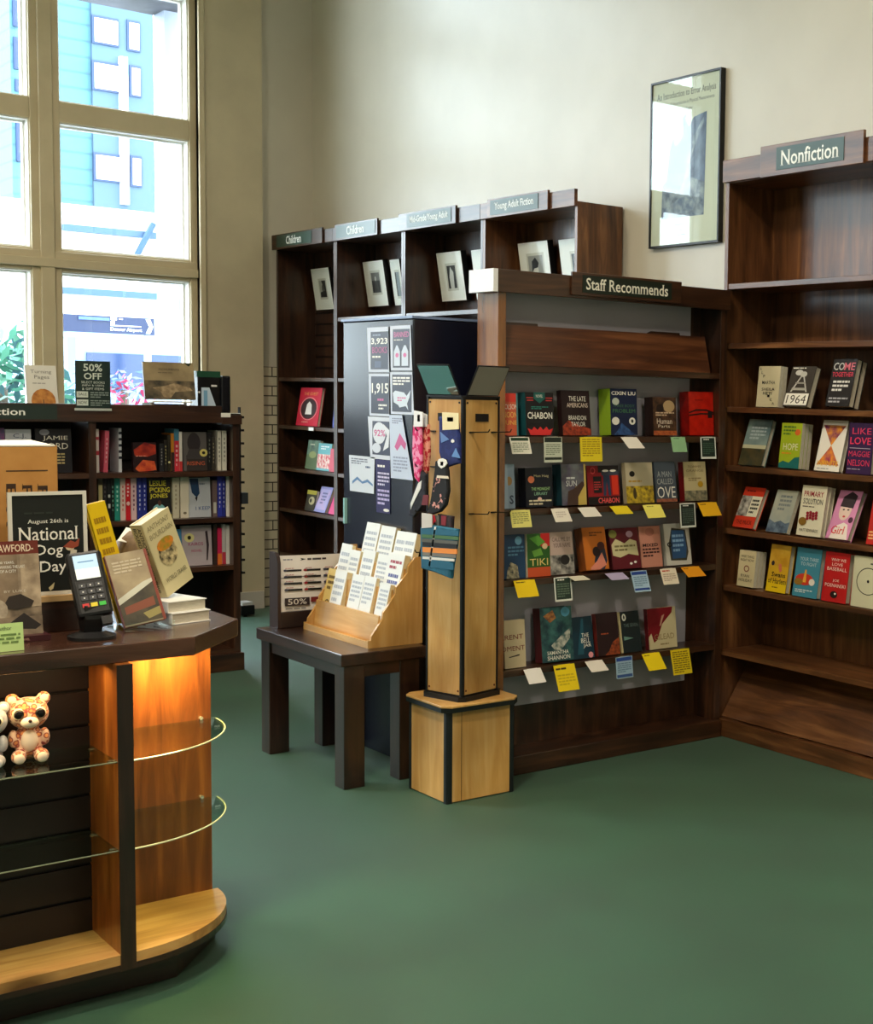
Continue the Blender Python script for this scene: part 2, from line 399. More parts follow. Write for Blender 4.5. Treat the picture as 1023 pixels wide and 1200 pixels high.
# four tall sections along the back wall
CX0 = [-9.612, -8.706, -7.800, -6.894, -5.988]
plates = [(.02, .60, 'Children', .09, .57), (.0, .62, 'Children', .10, .60), (.02, .56, 'Mid-Grade/Young Adult', .0, .5), (.05, .72, 'Young Adult Fiction', .06, .62)]
names = ['dark tall bookcase in the corner with a pink book and white price tag', 'dark tall bookcase behind the black cabinet, second from the corner',
         'dark tall bookcase with the long mid-grade sign, third from the corner', 'dark tall bookcase with the young adult sign and its bare end panel showing']
px_pl = [((323, 383), (330, 371)), ((398, 448), (400, 446)), ((470, 540), (483, 535)), ((577, 648), (581, 637))]
for i in range(4):
    x0, x1 = CX0[i], CX0[i+1]
    a, b = [on_y(px, 270, 4.11).x-x0 for px in px_pl[i][0]]; c, d = [on_y(px, 270, 4.11).x-x0 for px in px_pl[i][1]]
    a = max(a, .005)
    bookcase('S', (x0, 4.11, 0), x1-x0-.001, 2.50, .28, [.10, .39, .70, .985, 1.275, 1.602] if i < 1 else [.10, .39, .70, .985, 1.275, 1.602, 1.99], names[i], 'tall bookcases along the back wall',
             header=(2.475, 2.56), plate=[(a, b, 2.472, 2.572, plates[i][2], max(c, a+.015), d, SG, .013)], slat=(1.60, 2.30) if i == 0 else None,
             mat=mwood if i == 3 else dwood)
# nonfiction section
nz = [.08, .39, .686, .945, 1.228, 1.49, 1.772, 2.035]
a, b = on_y(898, 180, 4.11).x+4.842, on_y(1019, 170, 4.11).x+4.842
ta, tb = on_y(917, 185, 4.11).x+4.842, on_y(996, 180, 4.11).x+4.842
nf = bookcase('S', (-4.842, 4.11, 0), 1.09, 2.50, .28, nz, 'tall dark bookcase with the nonfiction sign against the back wall', 'tall bookcases along the back wall', mat=mwood,
         header=(2.478, 2.575), plate=[(a, b, 2.472, 2.603, 'Nonfiction', ta, tb, SG, .022)])
brd = MB(); brd.prism([(0, .10), (.012, .10), (.20, .37), (.188, .372)], .03, 1.06, 'x', mwood('y')); 
o = MB().prism([(-.022, .085), (-.010, .085), (-.200, .372), (-.212, .368)], .03, 1.06, 'x', mwood('u'))
# (polygon is given as (w, v)); rotate into the case's own frame
o.v = [(x, z, y) for x, y, z in o.v]; o.f = [f[::-1] for f in o.f]
o.build('slanted_display_board', nf)

# staff recommends end case facing +x
SX, SY0, SY1 = -4.79, 2.925, 4.088; SD = .155
st_M = frame('E', (SX, SY0, 0)); SW = SY1-SY0
st = empty('display_bookcase', st_M, 'dark display bookcase with the staff recommends sign and grey back panel', 'bookcase')
T = .035
for u in (0, SW-T): MB().box(u, u+T, 0, 1.985, -SD, 0, dwood('y') if u else wood('varnished_pine', (110, 66, 26), (150, 94, 40), (180, 122, 60), axis='y', rough=.22, coat=.8, crough=.06)).build('side_panel', st, bevel=.0015)
MB().box(T, SW-T, .0, 1.96, -SD, -SD+.012, dwood('y')).build('back_panel', st)
MB().box(T, SW-T-.06, .245, 1.955, -SD+.012, -SD+.017, GREYP).build('grey_liner', st)
SZ = [1.637, 1.357, 1.068, .787, .425]
for z in SZ: MB().box(T, SW-T, z-.026, z, -SD+.017, -.002, dwood('u')).build('shelf', st, bevel=.0015)
MB().box(-.015, SW+.0, 1.915, 2.003, 0, .022, dwood('u')).build('header_board', st, bevel=.002)
q = MB().box(-.036, -.015, 1.915, 2.003, -SD-.005, .022, flat((232, 234, 240), .3)).build('header_end_cap', st, bevel=.001); q['label'] = 'pale scuffed end of the header board'  # near-white colour stands in for window light reflected on this end
sa = on_x(665, 330, SX).y-SY0; sb = on_x(793, 345, SX).y-SY0; ta = on_x(677, 330, SX).y-SY0; tb = on_x(781, 340, SX).y-SY0
q = MB().box(sa, sb, 1.925, 2.018, .022, .034, dwood('u')).build('sign_holder', st, bevel=.002)
MB().box(ta, tb, 1.938, 2.008, .034, .0365, flat((26, 38, 30), .4)).build('sign_plate', q)
art(MB(), tb-ta, .07, [('s', 'Staff Recommends', .035, .17, .955, .86, flat((244, 242, 230), .5), .012)]).build('sign_lettering', q, M=Matrix.Translation((ta, 1.938, .0365)))
MB().box(0, SW, 0, .078, -SD, .016, dwood('u')).build('plinth', st, bevel=.004)
MB().box(T, SW-T, 1.955, 1.98, -SD, 0, dwood('u')).build('top_panel', st)
# slanted board standing in its top compartment
bM = frame('E', (SX-.012, SY0+T+.005, 1.638), lean=math.radians(16))
bo = MB(bM).box(0, SW-2*T-.05, 0, .165, -.018, 0, wood('display_board_pine', (58, 30, 18), (92, 52, 30), (130, 82, 50), axis='u', rough=.4, coat=.2))
bo = bo.build('slanted_board', props=P('long brown pine board leaning in the top of the staff case', 'board')); bo.matrix_world = bM
for u in (.03, .76): MB().box(u, u+.16, .163, .182, -.05, -.019, dwood('u')).build('support_block', bo)

# ------------------------------------------------------------------ books of the staff case
def col(*a): return tuple(a)
W_ = (240, 238, 230); K_ = (20, 20, 22)
def nz2(a, b, s=30, **k): return noisy(a, b, s, .42, **k)
SB = []  # (row z, BL, BR, TL, thickness, copies, cover, spine, items, label)
g_staff = 'face-out books in the staff case'
SB += [
 (0, (588, 508), (607.5, 508), (587, 458), .03, 1, (208, 96, 66), (60, 120, 130), [('r', 0, .8, 1, 1, (216, 60, 50)), ('t', 'COLSON', .05, .62, .97, .74, W_), ('t', 'NOON', .1, .42, .95, .56, (240, 200, 110)), ('t', 'JUNE', .1, .22, .95, .36, (236, 190, 90)), ('r', .9, 0, 1, 1, (70, 130, 140))],
  'red and orange book half hidden by the sock tower on the top staff shelf'),
 (0, (616.5, 510), (649.5, 510), (615.8, 459.5), .028, 2, (22, 20, 26), (28, 88, 96), [('p', [(.3, 1), (.7, 1), (.7, .86), (.5, .74), (.3, .86)], (30, 96, 92)), ('t', 'NOVEL', .38, .88, .62, .95, W_), ('r', .04, .86, .28, .885, (190, 60, 60)), ('r', .72, .86, .96, .885, (190, 60, 60)), ('r', .06, .80, .28, .825, (190, 60, 60)), ('r', .72, .80, .94, .825, (190, 60, 60)), ('l', .2, .6, .8, .68, 2, (50, 140, 130)), ('t', 'CHABON', .06, .38, .94, .54, W_, .02), ('p', [(.15, .0), (.85, .0), (.95, .16), (.8, .12), (.72, .2), (.6, .12), (.5, .2), (.4, .12), (.28, .2), (.2, .12), (.05, .16)], (220, 50, 52))],
  'black book with white five-letter author name and red flames on the top staff shelf'),
 (0, (660, 510), (693, 509), (657, 457), .03, 1, (34, 18, 22), (40, 22, 24), [('p', [(0, 0), (1, 0), (1, .14), (.6, .22), (.2, .33), (0, .2)], nz2((180, 70, 40), (90, 30, 26), 60)), ('t', 'THE LATE', .26, .76, .86, .87, W_), ('t', 'AMERICANS', .18, .62, .92, .72, (232, 214, 200)), ('t', 'BRANDON', .22, .34, .84, .44, W_), ('t', 'TAYLOR', .3, .2, .8, .3, W_)],
  'dark maroon novel with white title over orange flames on the top staff shelf'),
 (0, (716, 508.2), (747.3, 508), (716.5, 453.5), .026, 3, (24, 36, 70), (150, 186, 40), [('t', 'CIXIN LIU', .05, .86, .95, .94, W_, .02), ('e', .2, .72, .13, .08, (190, 200, 190)), ('t', 'THREE BODY', .1, .6, .9, .66, (70, 110, 90)), ('t', 'PROBLEM', .08, .48, .92, .56, (80, 130, 90)), ('e', .18, .3, .14, .085, W_), ('e', .8, .3, .12, .08, W_), ('e', .8, .3, .04, .04, K_), ('p', [(.1, 0), (.9, 0), (.6, .16), (.4, .26), (.25, .1)], nz2((60, 100, 160), (30, 50, 100), 50))],
  'navy science novel with lime green spine on the top staff shelf'),
 (0, (766, 508), (793, 508), (768, 463), .028, 2, (76, 52, 40), (38, 24, 22), [('r', 0, 0, 1, 1, nz2((92, 62, 44), (50, 34, 28), 40)), ('e', .68, .76, .25, .16, (190, 160, 120)), ('e', .3, .7, .16, .12, (40, 26, 24)), ('l', .1, .5, .9, .62, 2, (220, 190, 160)), ('t', 'Human', .15, .3, .8, .44, (240, 224, 206)), ('t', 'Parts', .2, .2, .7, .28, (240, 224, 206)), ('r', 0, 0, 1, .12, nz2((196, 110, 60), (150, 60, 40), 60))],
  'brown paperback with a pale round moon on its cover beside the red volume'),
 (0, (808, 508), (840.3, 508), (808, 456.5), .062, 1, noisy((206, 34, 16), (178, 22, 10), 30, .3), noisy((150, 20, 14), (120, 14, 10), 30, .3), [('l', .25, .78, .8, .84, 1, (150, 20, 14)), ('p', [(0, .5), (.3, .56), (.7, .56), (1, .5), (1, .54), (.7, .6), (.3, .6), (0, .53)], (40, 20, 20)), ('p', [(0, .44), (.5, .48), (1, .47), (1, .5), (.5, .515), (0, .47)], (50, 24, 22)), ('r', .76, .4, .94, .54, (24, 18, 20))],
  'thick bright red leathery volume wrapped with a dark cord on the top staff shelf'),
 (1, (585, 594.6), (603.8, 594.6), (584, 542), .02, 1, (150, 172, 200), (120, 140, 170), [('e', .6, .62, .22, .1, (176, 140, 90)), ('t', 'S', .6, .1, .9, .3, (40, 60, 90), .03), ('r', .0, 0, .5, 1, (168, 190, 214))],
  'pale blue book half hidden by the sock tower on the second staff shelf'),
 (1, (617, 593), (648, 592), (616.5, 546.5), .026, 2, (14, 22, 36), (12, 16, 28), [('e', .2, .7, .12, .09, (230, 130, 90)), ('s', 'Matt Haig', .3, .74, .86, .82, (200, 190, 150)), ('t', 'THE MIDNIGHT', .2, .42, .9, .5, (170, 220, 150)), ('t', 'LIBRARY', .3, .3, .8, .38, (150, 200, 170)), ('e', .5, .2, .08, .05, (240, 200, 190)), ('l', .1, .04, .95, .2, 2, (220, 210, 180))],
  'black book with tiny lit window pictures on the second staff shelf'),
 (1, (659, 591.5), (687.5, 590.5), (657, 543), .03, 2, (70, 66, 88), (26, 62, 74), [('r', 0, 0, 1, 1, nz2((78, 70, 96), (110, 116, 120), 20)), ('r', .55, 0, 1, .45, (204, 178, 92)), ('p', [(.2, 0), (.65, 0), (.66, .2), (.95, .5), (.85, .58), (.5, .4), (.25, .34)], (70, 50, 44)), ('t', 'SUN', .18, .46, .62, .6, (220, 224, 224)), ('l', .2, .62, .8, .7, 1, (210, 216, 220)), ('r', .92, 0, 1, 1, (206, 180, 100))],
  'purple and gold book with a brown leaping figure on the second staff shelf'),
 (1, (690, 590), (727, 588.5), (687, 544), .028, 1, (150, 24, 34), (60, 18, 24), [('r', .35, .82, 1, 1, (26, 22, 26)), ('r', .45, .74, 1, .86, (60, 66, 84)), ('e', .58, .86, .1, .03, W_), ('e', .82, .86, .1, .03, W_), ('t', 'O', .1, .78, .26, .96, (230, 80, 80)), ('r', .18, .3, .44, .72, (26, 24, 28)), ('l', .2, .36, .42, .6, 4, (190, 60, 60)), ('p', [(.48, .22), (.56, .22), (.6, .6), (.64, .22), (.72, .22), (.7, .74), (.5, .74)], (44, 60, 90)), ('r', .76, .24, .96, .74, (216, 54, 34)), ('r', 0, 0, 1, .2, (24, 20, 22)), ('t', 'CHABON', .3, .03, .96, .17, (240, 90, 90), .02)],
  'red and black comic-style book leaning left on the second staff shelf'),
 (1, (735, 588.5), (766.8, 588), (731.8, 540.5), .024, 1, (196, 186, 160), (170, 158, 130), [('r', 0, 0, 1, .42, nz2((220, 190, 50), (110, 90, 40), 45)), ('e', .24, .72, .1, .07, (26, 26, 26)), ('l', .1, .5, .9, .58, 1, (190, 150, 60)), ('e', .3, .24, .06, .14, (70, 60, 34))],
  'cream book with yellow rooftops along its bottom on the second staff shelf'),
 (1, (769.8, 588), (793.8, 587.5), (766, 540.5), .022, 1, (74, 84, 98), (60, 70, 84), [('t', 'A MAN', .12, .62, .8, .76, (170, 176, 180)), ('t', 'CALLED', .08, .44, .86, .58, (180, 184, 184)), ('t', 'OVE', .06, .1, .94, .38, W_), ('r', 0, 0, 1, .08, nz2((180, 110, 80), (120, 70, 60), 60))],
  'slate grey novel with tall white three-letter word on the second staff shelf'),
 (1, (802.8, 586), (829, 585), (800, 540), .034, 1, (204, 190, 146), (110, 22, 26), [('t', 'TOMMY', .2, .84, .8, .9, (120, 100, 70)), ('t', 'ORANGE', .12, .74, .88, .8, (130, 110, 80)), ('l', .2, .5, .8, .6, 2, (150, 130, 90)), ('e', .72, .42, .12, .08, (190, 150, 40)), ('r', 0, 0, 1, .26, nz2((80, 84, 70), (170, 160, 130), 40))],
  'cream book with dark red spine at the right end of the second staff shelf'),
 (2, (591, 677.4), (616, 677.4), (590, 625.7), .024, 1, (28, 66, 104), (20, 44, 74), [('e', .7, .86, .16, .1, (120, 180, 220)), ('l', .2, .5, .95, .75, 3, (90, 140, 180)), ('p', [(.1, 0), (.7, 0), (.62, .3), (.3, .38), (.15, .2)], nz2((200, 190, 160), (40, 50, 60), 60))],
  'deep blue book half hidden by the sock tower on the third staff shelf'),
 (2, (618.5, 677.4), (645, 677), (617.4, 626.6), .022, 1, (44, 96, 40), (214, 208, 190), [('r', .6, .7, 1, 1, (200, 40, 40)), ('p', [(.1, .9), (.5, .96), (.8, .8), (.5, .7), (.3, .8)], (90, 160, 60)), ('p', [(.2, .6), (.6, .66), (.7, .5), (.3, .46)], (110, 170, 70)), ('e', .78, .7, .12, .07, (230, 200, 160)), ('r', 0, 0, 1, .22, (206, 84, 44)), ('t', 'TIKI', .1, .26, .9, .42, (236, 210, 130))],
  'green and red jungle-pattern book on the third staff shelf'),
 (2, (646, 675), (673.5, 673), (642.7, 625), .024, 1, (196, 172, 164), (170, 150, 144), [('r', 0, 0, 1, .46, nz2((40, 40, 42), (200, 196, 190), 26)), ('e', .62, .34, .2, .12, (34, 32, 34)), ('t', 'CALL ME BY', .12, .78, .9, .88, (110, 90, 90)), ('t', 'YOUR NAME', .16, .64, .88, .74, (110, 90, 90))],
  'dusty pink book with a black and white photograph on the third staff shelf'),
 (2, (687, 673), (714, 670), (681, 623), .026, 2, (206, 116, 40), (150, 82, 36), [('l', .3, .78, .85, .9, 2, (120, 70, 30)), ('p', [(.4, .2), (.55, .5), (.65, .62), (.9, .5), (.96, .2), (.8, 0), (.4, 0)], (40, 50, 70)), ('e', .52, .42, .16, .12, (40, 26, 30)), ('e', .74, .55, .16, .1, (70, 34, 34)), ('p', [(.2, .05), (.5, .2), (.75, .4), (.9, .1), (.6, 0), (.2, 0)], (226, 140, 120))],
  'orange book with an illustrated embracing couple on the third staff shelf'),
 (2, (718.5, 668.6), (751.8, 666), (711, 621), .026, 1, (98, 26, 38), (60, 18, 26), [('p', [(.05, .34), (.3, .28), (.6, .36), (.95, .3), (.92, .66), (.7, .72), (.5, .62), (.2, .74), (.04, .6)], (214, 206, 160)), ('l', .14, .42, .86, .6, 2, (130, 120, 80)), ('e', .12, .86, .14, .1, (140, 140, 70)), ('e', .7, .84, .12, .08, (180, 150, 170)), ('e', .65, .12, .05, .03, W_), ('e', .8, .15, .05, .03, W_)],
  'dark red book with a cream ragged label on the third staff shelf'),
 (2, (752.6, 667), (777, 666), (748, 618.8), .022, 1, (204, 140, 122), (150, 100, 90), [('e', .5, .86, .22, .1, (180, 116, 100)), ('t', 'MIXED', .12, .5, .84, .58, K_, .02), ('l', .1, .24, .88, .48, 3, (60, 30, 30))],
  'salmon pink book with black lettering on the third staff shelf'),
 (2, (781.5, 663.4), (811, 659), (777, 614.4), .024, 1, (206, 204, 196), (180, 176, 168), [('p', [(.18, .12), (.8, .1), (.9, .3), (.84, .84), (.3, .9), (.14, .5)], (60, 60, 50)), ('p', [(.26, .16), (.78, .16), (.84, .4), (.78, .82), (.3, .84), (.22, .5)], (46, 84, 130)), ('l', .3, .3, .74, .76, 4, (130, 170, 210)), ('o', .18, .5, .1, .06, .4, K_)],
  'white book with a blue blot at the right end of the third staff shelf'),
 (3, (592, 783), (616.5, 782.4), (590, 727), .024, 1, (206, 190, 156), (180, 160, 130), [('t', 'PARENT', -.4, .6, .9, .7, (120, 40, 40)), ('t', 'MOMENT', -.4, .36, .96, .46, (120, 40, 40)), ('p', [(.2, .24), (.7, .28), (.7, .25), (.2, .22)], (60, 50, 50))],
  'cream book with dark red capitals beside the sock tower on the bottom staff shelf'),
 (3, (635.8, 779), (672.5, 774.5), (632, 715), .05, 1, (20, 58, 70), (84, 30, 34), [('r', 0, 0, 1, 1, nz2((18, 50, 64), (60, 110, 110), 26)), ('e', .8, .9, .14, .09, (90, 170, 210)), ('p', [(.1, .85), (.4, .95), (.5, .8), (.3, .72)], nz2((190, 130, 70), (90, 50, 40), 50)), ('p', [(.3, .3), (.7, .5), (.95, .6), (.9, .4), (.6, .2), (.4, .22)], nz2((200, 200, 190), (70, 100, 100), 50)), ('t', 'SAMANTHA', .16, .13, .84, .2, W_, .01), ('t', 'SHANNON', .16, .03, .88, .11, W_, .01)],
  'tall thick teal fantasy book with a blue sticker on the bottom staff shelf'),
 (3, (672.5, 773), (697, 770), (668, 723.8), .022, 1, (16, 50, 68), (12, 34, 48), [('p', [(.2, .1), (.5, .95), (.6, .95), (.5, .1)], (30, 84, 104)), ('t', 'THE', .45, .5, .8, .6, W_), ('t', 'BELL', .42, .37, .84, .48, W_), ('t', 'JAR', .5, .24, .88, .35, W_), ('e', .82, .07, .12, .07, (226, 150, 160))],
  'short dark teal novel with blocky white title on the bottom staff shelf'),
 (3, (701.4, 770), (727, 768), (697, 720), .024, 1, (40, 22, 26), (110, 40, 36), [('p', [(.3, 0), (1, 0), (1, .4), (.7, .3), (.5, .1)], nz2((170, 80, 40), (90, 40, 30), 60)), ('l', .2, .48, .8, .54, 1, (170, 80, 50))],
  'near-black book with an orange lower corner on the bottom staff shelf'),
 (3, (730.8, 767.5), (752.6, 765), (725.6, 719.4), .022, 1, (26, 38, 42), (224, 208, 160), [('e', .2, .86, .11, .09, W_), ('e', .2, .86, .04, .05, (26, 38, 42)), ('t', 'THE SEVEN', .15, .62, .9, .7, (110, 130, 130)), ('p', [(.1, .4), (.6, .34), (.1, .3)], (110, 150, 140))],
  'dark green book with a white ring in its corner on the bottom staff shelf'),
 (3, (761, 764), (793.8, 761.4), (757.9, 715.9), .024, 1, (206, 194, 156), (90, 24, 30), [('p', [(0, 1), (.9, 1), (.86, .86), (.5, .6), (.3, .22), (.18, .16), (.1, .4), (0, .3)], (120, 22, 32)), ('p', [(.5, .8), (.6, .84), (.45, .56), (.4, .56)], (200, 150, 130)), ('s', 'GILEAD', .2, .22, .9, .36, (150, 130, 90)), ('l', .4, .08, .9, .14, 1, (150, 130, 90))],
  'cream book with a dark red torn shape at the right of the bottom staff shelf'),
]
for r, bl, br, tl, T_, n, cv, sp, items, lb in SB:
    p, W, Hh, ln = solve_e(bl, br, tl, SX-.03, SZ[r+1])
    ln = min(max(ln, math.radians(4)), math.radians(13)); Hh = min(max(Hh, .15), .27)
    W = W*1.0; dmax = SD-.045-math.sin(ln)*Hh
    T2 = min(T_, max(.014, dmax/n))
    if p.y < SY0+T+.004: W -= SY0+T+.004-p.y; p.y = SY0+T+.004
    if p.y+W > SY1-T-.003: W = SY1-T-.003-p.y
    p.z += T2*n*math.sin(ln)+.0008
    book(frame('E', p, ln), W, Hh, T2, cv, items, lb, g_staff, spine=sp, hard=T_ > .023, n=n)

# ------------------------------------------------------------------ handwritten cards hanging from the shelf edges
YL = (236, 214, 40); PY = (230, 224, 130); WC_ = (232, 230, 218)
def hdr(c1, c2): return [('r', .04, .03, .96, .97, c1), ('r', .06, .84, .94, .97, c2)]
cards = [
 (1, (596.3, 510.2), (619.5, 510.2), (600, 530), WC_, [('r', .06, .78, .94, .96, (30, 60, 40)), ('l', .1, .1, .9, .7, 5, (150, 160, 140))], 'white card with a green heading under the red and orange book'),
 (1, (636.8, 509.8), (658.2, 509.8), (637.5, 539.5), (206, 212, 196), [('r', .04, .8, .96, .99, (34, 44, 38)), ('r', .04, .1, .96, .2, (34, 44, 38)), ('l', .1, .28, .9, .74, 6, (140, 150, 130))], 'pale green card with two dark bands on the top staff shelf'),
 (1, (679.2, 507.2), (704.7, 508), (680.3, 536), YL, [('l', .1, .2, .9, .95, 8, (180, 150, 20))], 'large bright yellow card on the top staff shelf'),
 (1, (727, 506.8), (745.8, 506), (736.8, 519.8), (236, 232, 222), [], 'plain white card tipped forward under the navy science novel'),
 (1, (785.5, 508.3), (802.3, 508.3), (788.5, 525.8), (150, 196, 150), [('l', .2, .86, .8, .96, 1, (60, 110, 70))], 'mint green card below the brown paperback'),
 (1, (820.3, 508.3), (838, 508.3), (821.5, 533.8), (232, 236, 230), [('r', .07, .1, .93, .96, (34, 48, 42)), ('l', .2, .84, .8, .94, 1, W_), ('l', .15, .2, .85, .76, 6, (70, 96, 80))], 'black card with white border below the red volume'),
 (2, (597, 595.3), (620.3, 595.3), (600, 615.6), PY, [('l', .1, .2, .9, .9, 6, (150, 150, 90))], 'pale yellow card at the left of the second staff shelf'),
 (2, (645, 593.4), (664.5, 592.3), (651, 609), (234, 228, 216), [('l', .2, .3, .8, .8, 3, (200, 190, 180))], 'off-white card below the purple and gold book'),
 (2, (676.5, 591.6), (696.8, 590.8), (684.8, 602.5), (236, 232, 222), [], 'off-white card tipped far forward below the red and black comic-style book'),
 (2, (714, 589.3), (734.5, 589), (720.3, 597), YL, [], 'narrow yellow card tipped nearly flat on the second staff shelf'),
 (2, (752.5, 588.3), (773.5, 588.6), (759.3, 603.6), (238, 228, 110), [('l', .2, .8, .8, .94, 1, (160, 150, 60))], 'light yellow card below the cream book with yellow rooftops'),
 (2, (796, 587.8), (814, 587.8), (797.5, 616.3), (232, 236, 230), [('r', .07, .08, .93, .96, (34, 44, 40)), ('l', .2, .86, .8, .95, 1, W_), ('l', .15, .16, .85, .8, 8, (80, 100, 90))], 'black card with white border on the second staff shelf'),
 (2, (817, 587), (838.8, 586.2), (823.8, 602.8), (236, 180, 30), [('l', .1, .8, .6, .94, 1, (140, 90, 10))], 'golden yellow card at the right end of the second staff shelf'),
 (3, (601.3, 679.7), (626, 678.3), (606.9, 699.6), (240, 206, 20), [('l', .1, .82, .8, .95, 1, (120, 100, 10))], 'yellow card at the left of the third staff shelf'),
 (3, (648.4, 676.2), (668.7, 675.1), (650.6, 704.5), (232, 236, 230), [('r', .07, .08, .93, .96, (40, 58, 50)), ('l', .2, .84, .85, .94, 1, W_), ('l', .15, .16, .85, .76, 6, (100, 120, 104))], 'black card with white border on the third staff shelf'),
 (3, (664.6, 672), (683, 671.3), (672.5, 676.5), (232, 228, 206), [], 'cream card lying almost flat on the third staff shelf'),
 (3, (708.4, 670.4), (729, 669.5), (716.8, 678.3), (186, 176, 214), [], 'lilac card tipped forward on the third staff shelf'),
 (3, (738.3, 669.5), (757, 668.6), (743.9, 694), (170, 200, 226), [('r', .04, .82, .96, .97, (40, 70, 150)), ('r', .04, .08, .96, .18, (40, 70, 150)), ('l', .1, .26, .9, .76, 5, (120, 150, 180))], 'light blue card with dark blue bands on the third staff shelf'),
 (3, (772.8, 666), (791.1, 664.6), (777.7, 684.4), (238, 226, 206), [('l', .1, .78, .9, .94, 1, (200, 80, 60)), ('l', .1, .2, .9, .7, 4, (190, 170, 150))], 'cream card with red heading on the third staff shelf'),
 (3, (797.3, 661.3), (818.3, 660.2), (806.4, 672.7), (240, 160, 30), [('l', .1, .76, .5, .92, 1, (120, 70, 10))], 'orange card at the right end of the third staff shelf'),
 (4, (613, 782), (633, 780.2), (620, 799), (238, 236, 232), [], 'plain white card at the left of the bottom staff shelf'),
 (4, (648, 777), (672.5, 776.2), (655, 809.5), (240, 212, 20), [('l', .08, .78, .92, .92, 1, (70, 60, 10)), ('l', .1, .2, .9, .66, 4, (206, 180, 20))], 'long yellow card with black heading on the bottom staff shelf'),
 (4, (684.8, 773), (704.9, 771.4), (693.2, 785.5), (236, 230, 220), [], 'off-white card tipped forward below the near-black book'),
 (4, (721, 769.3), (740.4, 768), (722.4, 794.6), (160, 190, 214), [('r', .04, .8, .96, .97, (46, 80, 160)), ('r', .04, .05, .96, .18, (60, 90, 150)), ('l', .1, .26, .9, .74, 5, (110, 140, 170))], 'light blue card with dark blue bands on the bottom staff shelf'),
 (4, (751.4, 765.8), (771.9, 764.9), (760.5, 785.5), (240, 214, 20), [('l', .1, .82, .6, .94, 1, (140, 110, 10))], 'plain yellow card on the bottom staff shelf'),
 (4, (785, 762.3), (806.9, 761), (789.4, 792.9), (230, 204, 30), [('l', .08, .06, .92, .94, 10, (130, 110, 20))], 'yellow card full of writing at the right of the bottom staff shelf'),
]
for r, tl, tr, bl, cc, items, lb in cards:
    x = SX+.0012; a = on_x(*tl, x); b = on_x(*tr, x); q = on_y(*bl, a.y)
    z = SZ[r]-.002 if r > 0 else a.z
    dx = q.x-a.x; dz = a.z-q.z; L = math.hypot(dx, dz); th = math.atan2(max(dx, .002), max(dz, 1e-4))
    L = min(max(L, .055), .11)
    # card local: u across, v up (top edge at v=L), hinged at the shelf edge and tipped outward by th
    M = Matrix.Translation((x+.002, a.y, z)) @ frame('E', (0, 0, 0)) @ Matrix.Rotation(-th, 4, 'X') @ Matrix.Translation((0, -L, 0))
    W = b.y-a.y
    mb = MB().box(0, W, 0, L, -.0005, 0, flat(cc, .6)); art(mb, W, L, items, z0=.0001)
    # small tab folded over the shelf top keeps it in place
    o = mb.build('shelf_card', props=P(lb, 'card', 'recommendation cards on the staff case')); o.matrix_world = M
    MB().box(.2*W, .8*W, L, L+.0012, -.012, 0, flat(cc, .6)).build('clip_tab', o)

